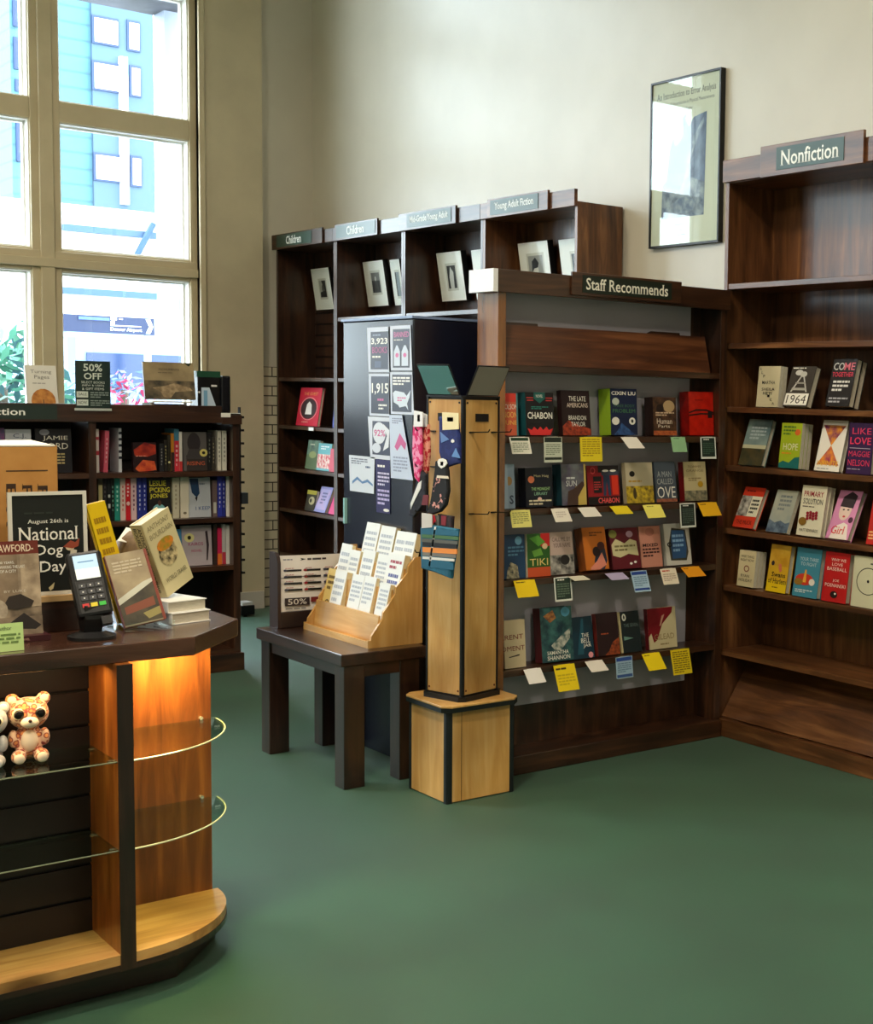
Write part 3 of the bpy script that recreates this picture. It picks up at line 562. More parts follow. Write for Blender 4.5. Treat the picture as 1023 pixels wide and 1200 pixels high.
# ------------------------------------------------------------------ books of the nonfiction case
g_non = 'face-out books in the nonfiction case'
NZ = [1.49, 1.228, .945, .686]
NB = [
 (0, (885.9, 476.5), (911, 477), (886.8, 428.8), .02, 2, (214, 204, 170), [('t', 'MARTHA', .2, .56, .8, .64, K_, .01), ('t', 'SHEILA', .2, .4, .8, .47, K_, .01), ('t', 'HETI', .28, .3, .68, .37, K_, .01)] + [('t', ch, .05+i*.09, .9-i*.09, .13+i*.09, .97-i*.09, K_) for i, ch in enumerate('ALP')] + [('t', ch, .5+i*.12, .24-i*.09, .6+i*.12, .3-i*.09, K_) for i, ch in enumerate('ICA')], 'cream book with scattered black letters on the top nonfiction row'),
 (0, (917.2, 475.5), (945, 477), (929.4, 429), .03, 1, (52, 46, 40), [('l', .05, .93, .95, .98, 1, W_), ('e', .35, .84, .16, .07, (200, 200, 196)), ('e', .55, .8, .14, .07, (190, 190, 184)), ('p', [(.15, .36), (.22, .36), (.5, .74), (.46, .76)], (190, 190, 186)), ('p', [(.86, .36), (.8, .36), (.56, .74), (.6, .76)], (190, 190, 186)), ('r', .2, .4, .8, .46, (170, 168, 160)), ('r', .3, .56, .7, .6, (150, 148, 140)), ('r', .02, .03, .98, .32, W_), ('t', '1964', .1, .07, .9, .28, (60, 50, 44))], 'dark book with a white ladder-like figure on the top nonfiction row'),
 (0, (966.8, 475.5), (994.3, 477), (978, 420.4), .03, 2, (24, 22, 26), [('t', 'CO', .05, .76, .5, .92, (200, 200, 200), .01), ('t', 'ME', .5, .76, .95, .92, (220, 110, 130), .01), ('t', 'TOGETHER', .05, .62, .95, .72, (220, 60, 90), .01), ('l', .15, .3, .85, .56, 3, (220, 220, 220)), ('l', .1, .06, .9, .2, 2, (170, 170, 180))], 'black book with big outlined pink and white title on the top nonfiction row'),
 (1, (865, 543), (892, 546.6), (879, 490), .024, 1, (92, 116, 118), [('r', 0, .36, 1, 1, nz2((84, 110, 116), (140, 160, 156), 8)), ('r', 0, 0, 1, .38, nz2((80, 70, 40), (44, 50, 34), 20)), ('r', 0, .36, 1, .44, (190, 190, 160)), ('l', .2, .55, .85, .85, 4, (170, 186, 190))], 'misty grey-green landscape book on the second nonfiction row'),
 (1, (912, 547.5), (935.5, 549), (917.2, 495), .02, 3, (170, 190, 40), [('e', .8, .8, .14, .07, (220, 110, 50)), ('t', 'HOPE', .15, .4, .88, .55, (240, 236, 200)), ('l', .1, .72, .7, .95, 3, (90, 130, 50)), ('p', [(0, 0), (1, 0), (1, .26), (.75, .24), (.5, .12), (.2, .16), (0, .1)], (30, 110, 110)), ('l', .1, .3, .9, .36, 1, (230, 160, 40))], 'lime yellow book with a teal hill on the second nonfiction row'),
 (1, (953.8, 550.6), (982.5, 552.3), (966, 491.8), .024, 1, (232, 228, 220), [('r', 0, .93, 1, 1, (214, 210, 204)), ('p', [(.05, .9), (.95, .9), (.5, .5)], nz2((230, 150, 40), (120, 40, 90), 30)), ('p', [(.05, .12), (.95, .12), (.5, .5)], nz2((230, 140, 40), (150, 50, 90), 30)), ('t', 'INFINITE', .08, .1, .92, .2, (226, 180, 40)), ('l', .1, .03, .9, .06, 1, (150, 150, 150))], 'white book with an orange hourglass shape on the second nonfiction row'),
 (1, (991, 551.5), (1020, 553.6), (994.6, 491.8), .03, 1, (52, 30, 74), [('t', 'LIKE', .14, .78, .9, .9, (214, 60, 100)), ('t', 'LOVE', .08, .58, .92, .72, (230, 60, 100), .01), ('r', .08, .5, .92, .51, (200, 190, 210)), ('t', 'MAGGIE', .06, .34, .92, .45, (220, 60, 100)), ('t', 'NELSON', .06, .16, .92, .28, (220, 60, 100)), ('l', .06, .08, .92, .11, 1, (180, 170, 190))], 'purple book with large pink capitals on the second nonfiction row'),
 (2, (858, 613), (881.5, 616.5), (878, 568.7), .024, 1, (206, 58, 34), [('r', 0, .28, .5, .78, nz2((40, 38, 36), (200, 196, 186), 30)), ('r', .5, .28, 1, .78, (226, 222, 200)), ('l', .56, .34, .92, .72, 4, (60, 60, 56)), ('t', 'THE MUCK', .12, .08, .88, .18, (60, 14, 10)), ('l', .15, .86, .85, .94, 1, (120, 24, 16))], 'red and cream book with a black and white photograph on the third nonfiction row'),
 (2, (897.2, 619), (921.6, 623), (912, 570.4), .02, 1, (164, 172, 166), [('r', 0, .3, 1, 1, nz2((150, 160, 158), (190, 190, 170), 6)), ('p', [(0, 0), (1, 0), (1, .26), (.8, .22), (.55, .28), (.3, .22), (0, .3)], nz2((50, 66, 92), (120, 140, 160), 24)), ('l', .25, .5, .8, .9, 4, (120, 130, 134))], 'foggy grey book with blue waves on the third nonfiction row'),
 (2, (932.9, 626), (961.2, 629.6), (941.6, 567.8), .024, 2, (234, 228, 204), [('t', 'PRIMARY', .1, .78, .9, .89, (150, 30, 44), .01), ('t', 'SOLUTION', .1, .63, .9, .74, (50, 50, 54), .01), ('l', .1, .56, .9, .6, 1, (120, 110, 100))] + [('e', .36+.12*(i % 4), .34+.055*(i//4)+.02*(i % 2), .06, .03, (150, 30, 50)) for i in range(12)] + [('e', .2, .28, .16, .08, (140, 104, 40)), ('t', 'MATT EDWARDS', .12, .08, .88, .14, (90, 90, 86))], 'cream book with two-line title and red bead cluster on the third nonfiction row'),
 (2, (966.8, 627.9), (993, 631.3), (986, 572), .026, 1, (214, 140, 186), [('p', [(.15, 0), (.95, 0), (.8, .3), (.6, .34), (.3, .26)], (236, 226, 220)), ('e', .5, .58, .26, .2, (226, 200, 190)), ('p', [(.22, .66), (.8, .64), (.84, .9), (.55, .98), (.25, .86)], (44, 30, 40)), ('e', .42, .6, .05, .015, K_), ('e', .62, .6, .05, .015, K_), ('e', .52, .46, .06, .02, (200, 50, 60)), ('s', 'Girl', .16, .1, .74, .26, (220, 60, 70)), ('e', .86, .4, .1, .06, (80, 30, 60))], 'pink book with an illustrated face in a dark turban on the third nonfiction row'),
 (2, (1014.7, 634), (1040, 637), (1024, 580), .024, 1, (190, 40, 34), [('l', .05, .1, .9, .3, 3, (230, 180, 120))], 'red book cut off by the photo edge on the third nonfiction row'),
 (3, (863.3, 684.4), (882.4, 687.9), (867.6, 642.7), .02, 3, (220, 206, 164), [('t', 'WHAT THINGS', .1, .8, .9, .87, (60, 40, 40)), ('t', 'RIGHT NOW', .1, .7, .9, .77, (60, 40, 40)), ('o', .5, .5, .16, .09, .3, (130, 60, 50)), ('t', 'RYAN', .2, .26, .7, .34, (60, 40, 40)), ('t', 'HOLIDAY', .1, .14, .9, .22, (60, 40, 40))], 'small cream paperback in front of its copies at the left of the fourth nonfiction row'),
 (3, (897, 690.5), (919.8, 695.7), (905, 635.7), .028, 1, (210, 166, 34), [('r', 0, 0, 1, .24, (232, 196, 20)), ('r', 0, .55, 1, 1, nz2((190, 140, 30), (220, 176, 60), 12)), ('p', [(.5, .6), (.62, .6), (.7, .46), (.6, .42), (.5, .5)], (210, 120, 80)), ('s', 'Swans', .2, .32, .9, .42, K_, .01), ('s', 'of Harlem', .06, .18, .98, .29, K_, .01), ('e', .2, .6, .08, .05, (50, 40, 40)), ('l', .3, .08, .8, .12, 1, (120, 90, 10))], 'golden yellow book with heavy black title on the fourth nonfiction row'),
 (3, (928, 697.5), (956.4, 702.7), (935.5, 641), .026, 1, (66, 140, 166), [('t', 'YOUR THREE', .15, .74, .9, .81, (200, 220, 226)), ('t', 'TO FIGHT', .2, .64, .84, .71, (200, 220, 226)), ('e', .42, .36, .36, .12, (206, 60, 40)), ('p', [(.36, .3), (.5, .3), (.48, .56), (.42, .56)], (236, 170, 60)), ('e', .74, .32, .12, .07, (236, 230, 220)), ('e', .2, .3, .18, .07, (150, 110, 40)), ('l', .1, .08, .8, .16, 2, (210, 226, 230))], 'blue book with red oval and yellow figure on the fourth nonfiction row'),
 (3, (962, 704.4), (990.3, 710), (968.5, 647), .03, 1, (190, 30, 32), [('t', 'WHY WE', .25, .82, .85, .88, (240, 220, 210)), ('t', 'LOVE', .3, .73, .74, .79, (240, 220, 210)), ('t', 'BASEBALL', .12, .63, .92, .7, (240, 220, 210)), ('t', 'JOE', .4, .4, .66, .46, (240, 220, 210)), ('t', 'POSNANSKI', .1, .3, .94, .37, (240, 220, 210)), ('e', .5, .15, .15, .07, (30, 24, 24)), ('e', .55, .17, .04, .02, W_)], 'red baseball book with a black ball on the fourth nonfiction row'),
 (3, (996.4, 712.8), (1029, 719), (998, 654), .022, 1, (206, 204, 176), [('o', .56, .52, .42, .27, .06, (30, 30, 34)), ('e', .56, .52, .04, .03, (30, 30, 34)), ('l', .6, .84, .95, .9, 1, (80, 80, 76))], 'pale sage book with a big black ring on the fourth nonfiction row'),
]
for r, bl, br, tl, T_, n, cv, items, lb in NB:
    p, W, Hh, ln = solve_s(bl, br, tl, 4.125, NZ[r])
    ln = min(max(ln, math.radians(5)), math.radians(24)); Hh = min(max(Hh, .16), .245)
    while T_*n+math.sin(ln)*Hh > .23: T_ *= .9
    p.z += T_*n*math.sin(ln)+.0008
    book(frame('S', p, ln), W, Hh, T_, cv, items, lb, g_non, hard=T_ > .021, n=n)

# ------------------------------------------------------------------ corner section: books, framed photographs
CB_ = [
 (1.275, (346.5, 497.5), (371.5, 499.5), (353, 453.5), .02, (204, 30, 62), [('o', .5, .45, .4, .3, .05, (240, 180, 180)), ('e', .5, .45, .36, .27, (60, 40, 46)), ('p', [(.36, .3), (.66, .3), (.62, .56), (.5, .64), (.4, .56)], (236, 230, 226)), ('t', 'THE GUEST', .2, .8, .85, .88, (236, 160, 90)), ('l', .25, .08, .75, .12, 1, (236, 180, 160))], 'bright pink book with a white figure in an oval in the corner bookcase'),
 (1.275, (389.5, 500.8), (396, 501.2), (390, 486), .015, (50, 70, 170), [], 'blue book barely showing beside the divider of the corner bookcase'),
 (.985, (357, 549.5), (371, 551.5), (362, 516), .02, (90, 110, 80), [('r', 0, .5, 1, 1, nz2((110, 140, 120), (70, 90, 90), 20)), ('e', .5, .5, .3, .12, (150, 160, 110)), ('l', .2, .8, .8, .9, 1, (200, 200, 180))], 'olive green picture book on the middle shelf of the corner bookcase'),
 (.985, (370.5, 552), (386, 553.5), (374, 520.5), .02, (110, 180, 190), [('r', 0, .08, 1, .6, nz2((210, 60, 80), (240, 230, 220), 40)), ('l', .2, .76, .8, .92, 2, (240, 240, 240))], 'turquoise and red picture book on the middle shelf of the corner bookcase'),
 (.985, (385.5, 554), (396, 554.8), (387, 527), .016, (214, 90, 110), [], 'coral book cut by the divider on the middle shelf of the corner bookcase'),
 (.70, (356.5, 595), (367.5, 597.5), (361, 571.5), .02, (50, 46, 34), [('e', .6, .5, .3, .2, (190, 180, 140)), ('r', 0, .8, 1, 1, (170, 160, 60)), ('e', .5, .5, .12, .1, (30, 30, 30))], 'black and olive book on the lower shelf of the corner bookcase'),
 (.70, (367, 600), (380.5, 602.5), (377.5, 571), .02, (150, 150, 206), [('r', .1, .1, .9, .9, nz2((170, 170, 220), (200, 170, 210), 12)), ('l', .3, .3, .7, .8, 4, (100, 100, 150))], 'lavender book on the lower shelf of the corner bookcase'),
 (.70, (384.5, 603.5), (396, 605), (391, 584), .018, (220, 70, 130), [], 'magenta book cut by the divider on the lower shelf of the corner bookcase'),
]
for z, bl, br, tl, T_, cv, items, lb in CB_:
    p, W, Hh, ln = solve_s(bl, br, tl, 4.14, z)
    ln = min(max(ln, math.radians(5)), math.radians(24)); Hh = min(max(Hh, .14), .27)
    if p.x+W > -8.74: W = max(.02, -8.74-p.x)
    p.z += T_*math.sin(ln)+.0008
    book(frame('S', p, ln), W, Hh, T_, cv, items, lb, 'face-out books in the corner bookcase')
q = on_y(364, 501, 4.105)
o = MB().box(0, .075, 0, .022, -.001, 0, WHITE).build('price_tag', props=P('small white tag on the shelf edge under the bright pink book', 'tag')); o.matrix_world = frame('S', (q.x-.03, 4.104, 1.250))

SK = nz2((40, 40, 42), (150, 150, 150), 30)
def photo_frame(x, z, w, h, y, label, kind, roll=0, D=.035):
    M = frame('S', (x, y, z), roll=roll, lean=-.15)
    o = empty('photo_frame', M, label, 'picture frame', 'white-matted photographs in the tall bookcases')
    f = MB(); t = .006
    f.box(0, w, 0, t, -D, 0, BLACK); f.box(0, w, h-t, h, -D, 0, BLACK); f.box(0, t, t, h-t, -D, 0, BLACK); f.box(w-t, w, t, h-t, -D, 0, BLACK); f.box(t, w-t, t, h-t, -D, -D+.004, BLACK)
    f.build('frame', o)
    MB().box(t*.3, w-t*.3, t*.3, h-t*.3, -.006, .0005, flat((240, 239, 234), .35)).build('mat_board', o)
    ph = MB(); W0, H0 = w, h
    items = [('o', .5, .5, 0, 0, .1, K_)][:0]
    x0, x1, y0, y1 = {'a': (.38, .72, .3, .7), 'b': (.34, .74, .3, .74), 'c': (.36, .7, .26, .72), 'd': (.3, .78, .04, .74), 'e': (.4, .8, .2, .72)}[kind]
    items += [('r', x0-.05, y0-.05, x1+.05, y1+.05, (206, 204, 194)), ('r', x0, y0, x1, y1, (44, 44, 46))]
    cx = (x0+x1)/2; hh = y1-y0
    if kind == 'a': items += [('p', [(x0, y1), (x0+.12, y1), (x1-.1, y0+.4*hh), (x0, y0+.3*hh)], (170, 168, 160)), ('e', cx, y0+.55*hh, .06, .08, (90, 88, 84))]
    if kind == 'b': items += [('r', x0, y0+.6*hh, x1, y1, (120, 120, 118)), ('p', [(cx-.13, y0), (cx+.13, y0), (cx+.06, y0+.6*hh), (cx-.06, y0+.6*hh)], (70, 70, 72)), ('e', cx, y0+.7*hh, .045, .05, (200, 196, 190))]
    if kind == 'c': items += [('p', [(cx-.08, y0), (cx+.06, y0), (cx+.08, y0+.7*hh), (cx-.03, y0+.95*hh), (cx-.1, y0+.5*hh)], (200, 198, 192))]
    if kind == 'd': items += [('r', x0, y0, x1, y1, (150, 150, 146)), ('p', [(cx-.2, y0), (cx+.2, y0), (cx+.1, y0+.3*hh), (cx-.1, y0+.3*hh)], (40, 40, 44)), ('e', cx-.02, y0+.6*hh, .1, .13, (206, 200, 190)), ('p', [(cx-.14, y0+.55*hh), (cx-.12, y0+.85*hh), (cx, y0+.95*hh), (cx+.1, y0+.8*hh), (cx+.06, y0+.68*hh), (cx-.06, y0+.66*hh)], (24, 24, 26)), ('p', [(cx-.04, y0), (cx+.06, y0), (cx+.02, y0+.3*hh)], (210, 206, 200))]
    if kind == 'e': items += [('r', x0+.1, y0, x1, y1, (130, 140, 146))]
    art(ph, w, h, items, z0=.0006).build('photograph', o)
    MB().add([(.008, .008, .0018), (w-.008, .008, .0018), (w-.008, h-.008, .0018), (.008, h-.008, .0018)], [(0, 1, 2, 3)], glass(name='frame_glass')).build('glass', o)
yb = 4.35
photo_frame(-9.505, 2.075, .275, .285, yb, 'white-matted small photograph in the corner bookcase, farthest left', 'a', roll=.0, D=.02)
photo_frame(-8.665, 2.070, .275, .29, yb-.03, 'white-matted photograph of a standing figure above the black cabinet', 'b')
photo_frame(-8.36, 2.070, .13, .29, yb, 'sliver of a white frame just right of the standing-figure photograph', 'e', D=.02)
photo_frame(-7.71, 2.070, .285, .29, yb-.03, 'white-matted photograph with a narrow upright picture in the third tall bookcase', 'c')
photo_frame(-7.36, 2.070, .28, .29, yb, 'white frame partly hidden by the divider of the third tall bookcase', 'e', D=.02)
photo_frame(-6.81, 2.070, .295, .29, yb-.03, 'white-matted portrait photograph with dark bobbed hair above the staff case', 'd')
photo_frame(-6.455, 2.070, .27, .29, yb, 'white frame at the right end of the tall bookcases beside the portrait', 'e', D=.02)

# ------------------------------------------------------------------ big framed poster on the wall
PX0, PX1, PZ0, PZ1 = -5.742, -5.20, 2.270, 3.085
M = frame('S', (PX0, 4.37, PZ0)); w, h = PX1-PX0, PZ1-PZ0
po = empty('framed_poster', M, 'large black-framed scientific poster with blue engraving on the cream wall', 'poster')
f = MB(); t = .010
for a in ((0, w, 0, t), (0, w, h-t, h), (0, t, t, h-t), (w-t, w, t, h-t)): f.box(*a, -.03, 0, BLACK)
f.build('frame', po)
MB().box(t, w-t, t, h-t, -.012, -.008, flat((224, 222, 204), .6)).build('backing', po)
BL = nz2((44, 60, 100), (96, 112, 150), 14)
items = [('s', 'An Introduction to Error Analysis', .08, .875, .92, .925, (50, 56, 60)), ('s', 'The Study of Uncertainties in Physical Measurements', .1, .835, .9, .862, (80, 84, 84)), ('s', 'John R. Taylor', .38, .795, .60, .818, (80, 84, 84)),
         ('p', [(.17, .17), (.78, .17), (.8, .77), (.62, .75), (.55, .70), (.5, .75), (.52, .78), (.46, .76), (.47, .66), (.42, .62), (.36, .60), (.33, .65), (.28, .58), (.24, .40), (.2, .38)], BL),
         ('p', [(.44, .36), (.5, .4), (.56, .6), (.76, .74), (.76, .71), (.62, .56), (.54, .36)], nz2((150, 160, 178), (90, 104, 136), 30)),
         ('p', [(.17, .17), (.78, .17), (.78, .36), (.6, .4), (.4, .34), (.18, .38)], nz2((52, 66, 100), (150, 158, 170), 22)),
         ('e', .5, .24, .16, .05, nz2((150, 158, 170), (80, 96, 130), 30)), ('l', .36, .12, .64, .135, 1, (120, 120, 110)), ('l', .42, .09, .60, .103, 1, (120, 120, 110)), ('l', .40, .06, .62, .073, 1, (120, 120, 110))]
art(MB(), w, h, items, z0=-.0078, dz=.0001).build('print', po)
MB().box(t*.5, w-t*.5, t*.5, h-t*.5, -.003, -.001, glass(name='poster_glass')).build('glass', po)

# ------------------------------------------------------------------ black cabinet with papers
cb = empty('metal_cabinet', Matrix.Translation((0, 0, 0)), 'tall black metal cabinet with flyers taped to its front', 'cabinet')
MB().box(-5.765, -5.148, 2.757, 3.44, .0, 1.815, flat((15, 20, 38), .27, 0, .7)).build('body', cb, bevel=.006)
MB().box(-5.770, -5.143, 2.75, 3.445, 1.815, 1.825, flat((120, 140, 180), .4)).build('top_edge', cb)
MB().box(-5.742, -5.728, 2.745, 2.757, .95, 1.06, flat((150, 200, 200), .3)).build('handle', cb)
NV = (40, 44, 66)
def flyer(tl, tr, bl, br, bgc, items, label, lift=.0015):
    y = 2.755-lift; a, b, c, d = [on_y(*q, y) for q in (tl, tr, br, bl)]
    W = b.x-a.x; Hh = a.z-d.z
    mb = MB().add([(0, 0, 0), (c.x-d.x, 0, 0), (b.x-d.x, Hh, 0), (a.x-d.x, Hh, 0)], [(0, 1, 2, 3)], flat(bgc, .6))
    mb.add([(0, 0, -.0006), (c.x-d.x, 0, -.0006), (b.x-d.x, Hh, -.0006), (a.x-d.x, Hh, -.0006)], [(3, 2, 1, 0)], flat(bgc, .6))
    art(mb, W, Hh, items, z0=.0001)
    o = mb.build('flyer', props=P(label, 'flyer', 'flyers taped on the black cabinet')); o.matrix_world = frame('S', (d.x, y, d.z))
PK = (200, 90, 150)
flyer((430, 384), (455, 382), (432, 436), (456, 435), (206, 214, 232), [('r', .1, .06, .92, .9, NV), ('l', .2, .8, .8, .85, 1, (150, 160, 180)), ('t', '3,923', .13, .6, .89, .76, W_, .02), ('t', 'BOOKS', .18, .42, .86, .56, PK), ('l', .18, .3, .86, .38, 1, W_), ('r', .3, .1, .6, .24, (70, 80, 110))], 'flyer with the figure 3,923 in white on dark grey')
flyer((457, 382), (481, 380), (458, 434), (483, 432), (206, 214, 232), [('r', .1, .06, .92, .92, NV), ('t', 'BANNED', .16, .74, .88, .86, PK, .01), ('l', .16, .66, .88, .7, 1, W_), ('p', [(.16, .1), (.46, .1), (.46, .42), (.34, .56), (.28, .56), (.16, .42)], (196, 206, 222)), ('p', [(.54, .1), (.86, .1), (.86, .42), (.74, .56), (.66, .56), (.54, .42)], (196, 206, 222)), ('e', .32, .34, .08, .05, PK), ('e', .7, .34, .08, .05, PK)], 'flyer with two pale bottle shapes, upper right of the group')
flyer((432, 438), (456, 437), (433, 487), (456, 485), (206, 214, 232), [('r', .08, .06, .95, .94, NV), ('t', '1,915', .12, .5, .92, .78, W_, .02), ('l', .4, .34, .92, .44, 1, PK), ('l', .45, .14, .85, .3, 2, W_)], 'flyer with the figure 1,915 in white on dark grey')
flyer((457, 436), (483, 433), (458, 485), (485, 483), (206, 214, 232), [('r', .06, .06, .94, .94, NV), ('l', .1, .68, .9, .9, 3, W_), ('p', [(.1, .5), (.2, .56), (.6, .52), (.72, .44), (.9, .58), (.84, .4), (.74, .26), (.8, .1), (.68, .2), (.4, .16), (.34, .22), (.14, .28)], (206, 216, 230)), ('l', .3, .3, .7, .42, 2, PK)], 'flyer with a pale map of the country')
flyer((431, 488), (456, 486), (434, 537), (457, 535), (214, 220, 236), [('r', .1, .1, .94, .9, (60, 66, 90)), ('e', .42, .62, .3, .26, (220, 226, 238)), ('t', '92%', .18, .54, .7, .7, PK, .02), ('p', [(.6, .2), (.86, .3), (.9, .7), (.6, .85), (.78, .56)], (226, 230, 240)), ('e', .3, .26, .2, .12, (214, 220, 236))], 'flyer with a pink percentage on a white blob')
flyer((456, 486), (471, 485), (458, 560), (484, 560), (200, 212, 236), [('l', .1, .86, .9, .96, 3, (120, 130, 160)), ('p', [(.3, .5), (.7, .72), (1.0, .62), (1.2, .56), (1.1, .46), (.8, .54), (.5, .44)], PK), ('l', .2, .1, 1.3, .36, 5, (150, 160, 190))], 'long pale flyer with a pink scribble, its corner curling', .004)
flyer((409, 533), (439, 539), (410, 575), (438, 581), (214, 222, 236), [('l', .06, .76, .7, .94, 3, (110, 116, 140)), ('l', .62, .66, .92, .76, 1, (70, 90, 130)), ('p', [(.1, .2), (.3, .34), (.5, .24), (.7, .3), (.9, .2), (.9, .26), (.7, .38), (.5, .3), (.3, .42), (.1, .28)], (90, 130, 180))], 'landscape flyer with blue doodles, leftmost on the cabinet')
flyer((440, 538), (457, 538), (441, 600), (457, 600), (40, 34, 90), [('l', .08, .84, .92, .92, 1, W_), ('l', .1, .5, .9, .78, 4, (206, 200, 230)), ('l', .1, .14, .9, .46, 4, (190, 180, 226)), ('e', .7, .06, .2, .03, W_)], 'narrow deep purple flyer below the white ones')

# ------------------------------------------------------------------ low table
tb_ = empty('low_table', Matrix.Translation((0, 0, 0)), 'low dark wooden table with thick square legs under the card rack', 'table')
MB().box(-5.775, -4.985, 2.375, 2.735, .478, .525, bwood('u')).build('tabletop', tb_, bevel=.004)
for x in (-5.76, -5.075):
    for y in (2.39, 2.62): MB().box(x, x+.08, y, y+.085, 0, .478, bwood('v')).build('leg', tb_, bevel=.003)
MB().box(-5.68, -5.075, 2.40, 2.42, .43, .478, bwood('u')).build('apron', tb_); MB().box(-5.01, -4.998, 2.475, 2.62, .43, .478, bwood('w')).build('apron', tb_)

# ------------------------------------------------------------------ birch card rack on the table
rk = empty('card_rack', Matrix.Translation((0, 0, 0)), 'stepped birch plywood rack full of greeting cards on the low table', 'rack')
RX0, RX1 = -5.628, -5.052; zt = .5252
prof = [(2.515, zt), (2.748, zt), (2.748, zt+.345), (2.716, zt+.345), (2.686, zt+.310), (2.684, zt+.285), (2.634, zt+.232), (2.632, zt+.205), (2.580, zt+.135), (2.578, zt+.112), (2.530, zt+.046), (2.528, zt+.03), (2.515, zt+.03)]
for x in (RX0, RX1-.012): MB().prism(prof, x, x+.012, 'x', birch('v')).build('side_panel', rk)
MB().box(RX0+.012, RX1-.012, 2.515, 2.745, zt, zt+.012, birch('u')).build('base_board', rk)
MB().box(RX0+.012, RX1-.012, 2.515, 2.523, zt+.012, zt+.026, birch('u')).build('front_lip', rk)
steps = [(2.552, zt+.012, .11, 0), (2.608, zt+.10, .12, 0), (2.660, zt+.185, .115, 0)]
for y, z, hh, _ in steps:
    mb = MB(); mb.prism([(y, z), (y+.008, z), (y+.022, z+hh), (y+.014, z+hh)], RX0+.012, RX1-.012, 'x', birch('u')); mb.build('tier_board', rk)
    MB().box(RX0+.012, RX1-.012, y+.006, min(y+.055, 2.737), z+.004, z+.012, birch('u')).build('tier_floor', rk)
MB().box(RX0+.012, RX1-.012, 2.738, 2.746, zt+.012, zt+.33, birch('u')).build('back_board', rk)
CI = (176, 184, 198)
def gcard(px0, px1, top, tier, T_, label, items, cv=(228, 232, 234)):
    y, z, hh, _ = steps[tier]
    y0 = y+.014; a = on_y(px0, top+8, y0+.032); b = on_y(px1, top+8, y0+.032)
    W = b.x-a.x; a.x = min(max(a.x, RX0+.014), RX1-.014-W); ln = math.radians(13); T_ = min(T_, .026); zb = z+.014+T_*math.sin(ln)
    t = on_y(px0+(px1-px0)*.5, top, y0+.034); Hh = max(.08, (t.z-zb)/math.cos(ln))
    M = frame('S', (a.x, y0+.004, zb), ln)
    mb = MB().box(0, W, 0, Hh, -.0015, 0, flat(cv, .55))
    o = mb.build('greeting_card', props=P(label, 'card', 'greeting cards in the birch rack')); o.matrix_world = M
    art(MB(), W, Hh, items).build('printed_front', o)
    MB().box(.001, W-.001, .001, Hh-.002, -T_, -.0015, noisy((214, 196, 150), (236, 224, 190), 90, .8, stretch=(1, 1, 20))).build('envelope_stack', o)
tx = lambda n=4, c=CI: ('l', .12, .4, .88, .88, n, c)
gcard(423, 438.5, 613, 2, .018, 'tallest card at the left of the top rack tier', [tx(5), ('l', .2, .1, .8, .3, 2, (150, 160, 170))])
gcard(440, 457, 617, 2, .022, 'card with a small black drawing, second on the top rack tier', [tx(5), ('e', .4, .12, .14, .05, K_), ('r', .55, .06, .62, .2, K_)])
gcard(459, 472, 623, 2, .014, 'pale card, third on the top rack tier', [tx(4), ('e', .7, .14, .1, .04, K_)])
gcard(472.5, 485, 625, 2, .03, 'card with two black marks at the right of the top rack tier', [tx(4), ('e', .3, .3, .1, .06, K_), ('e', .65, .26, .1, .06, K_), ('p', [(.5, .1), (.6, .2), (.9, .24), (.7, .05)], K_)])
gcard(391, 403, 637, 1, .016, 'card with a little black bird at the left of the middle rack tier', [tx(4), ('e', .6, .16, .16, .06, K_)])
gcard(406, 417, 645, 1, .016, 'narrow card, second on the middle rack tier', [tx(5), ('l', .3, .12, .6, .24, 2, K_)])
gcard(420, 434, 645, 1, .016, 'card with two black walking legs on the middle rack tier', [tx(4), ('p', [(.1, .3), (.2, .3), (.36, .06), (.2, .04)], K_), ('p', [(.5, .3), (.6, .32), (.76, .1), (.6, .04)], K_)])
gcard(437.5, 451, 650, 1, .012, 'card with faint lettering, fourth on the middle rack tier', [tx(6)])
gcard(451.5, 468, 649, 1, .03, 'card with red and blue curls at the right of the middle rack tier', [('l', .1, .72, .9, .9, 2, (160, 60, 80)), ('l', .15, .36, .85, .68, 3, (90, 100, 160)), ('o', .4, .2, .2, .08, .3, (60, 60, 70))])
gcard(376, 387, 666, 0, .012, 'kraft brown card at the left of the bottom rack tier', [('o', .5, .3, .3, .14, .2, (90, 70, 40)), ('l', .2, .6, .8, .9, 3, (110, 90, 50))], (206, 180, 110))
gcard(388, 401, 669, 0, .03, 'white card with a grey stamp beside the kraft card', [tx(4), ('e', .4, .2, .22, .1, (170, 180, 170))])
gcard(408, 421.5, 674, 0, .014, 'card with a black smile curve, left of its twin on the bottom rack tier', [('l', .1, .5, .9, .9, 5, CI), ('o', .5, .2, .3, .08, .25, (40, 44, 50))])
gcard(422, 435, 676, 0, .016, 'card with a black smile curve, right of its twin on the bottom rack tier', [('l', .1, .5, .9, .9, 5, CI), ('o', .45, .2, .3, .08, .25, (40, 44, 50))])
gcard(441, 453, 684, 0, .026, 'card with black shoe prints at the right of the bottom rack tier', [('l', .15, .5, .9, .9, 5, CI)] + [('e', .25+.36*i, .12+.12*j, .1, .045, K_) for i in (0, 1) for j in (0, 1)])

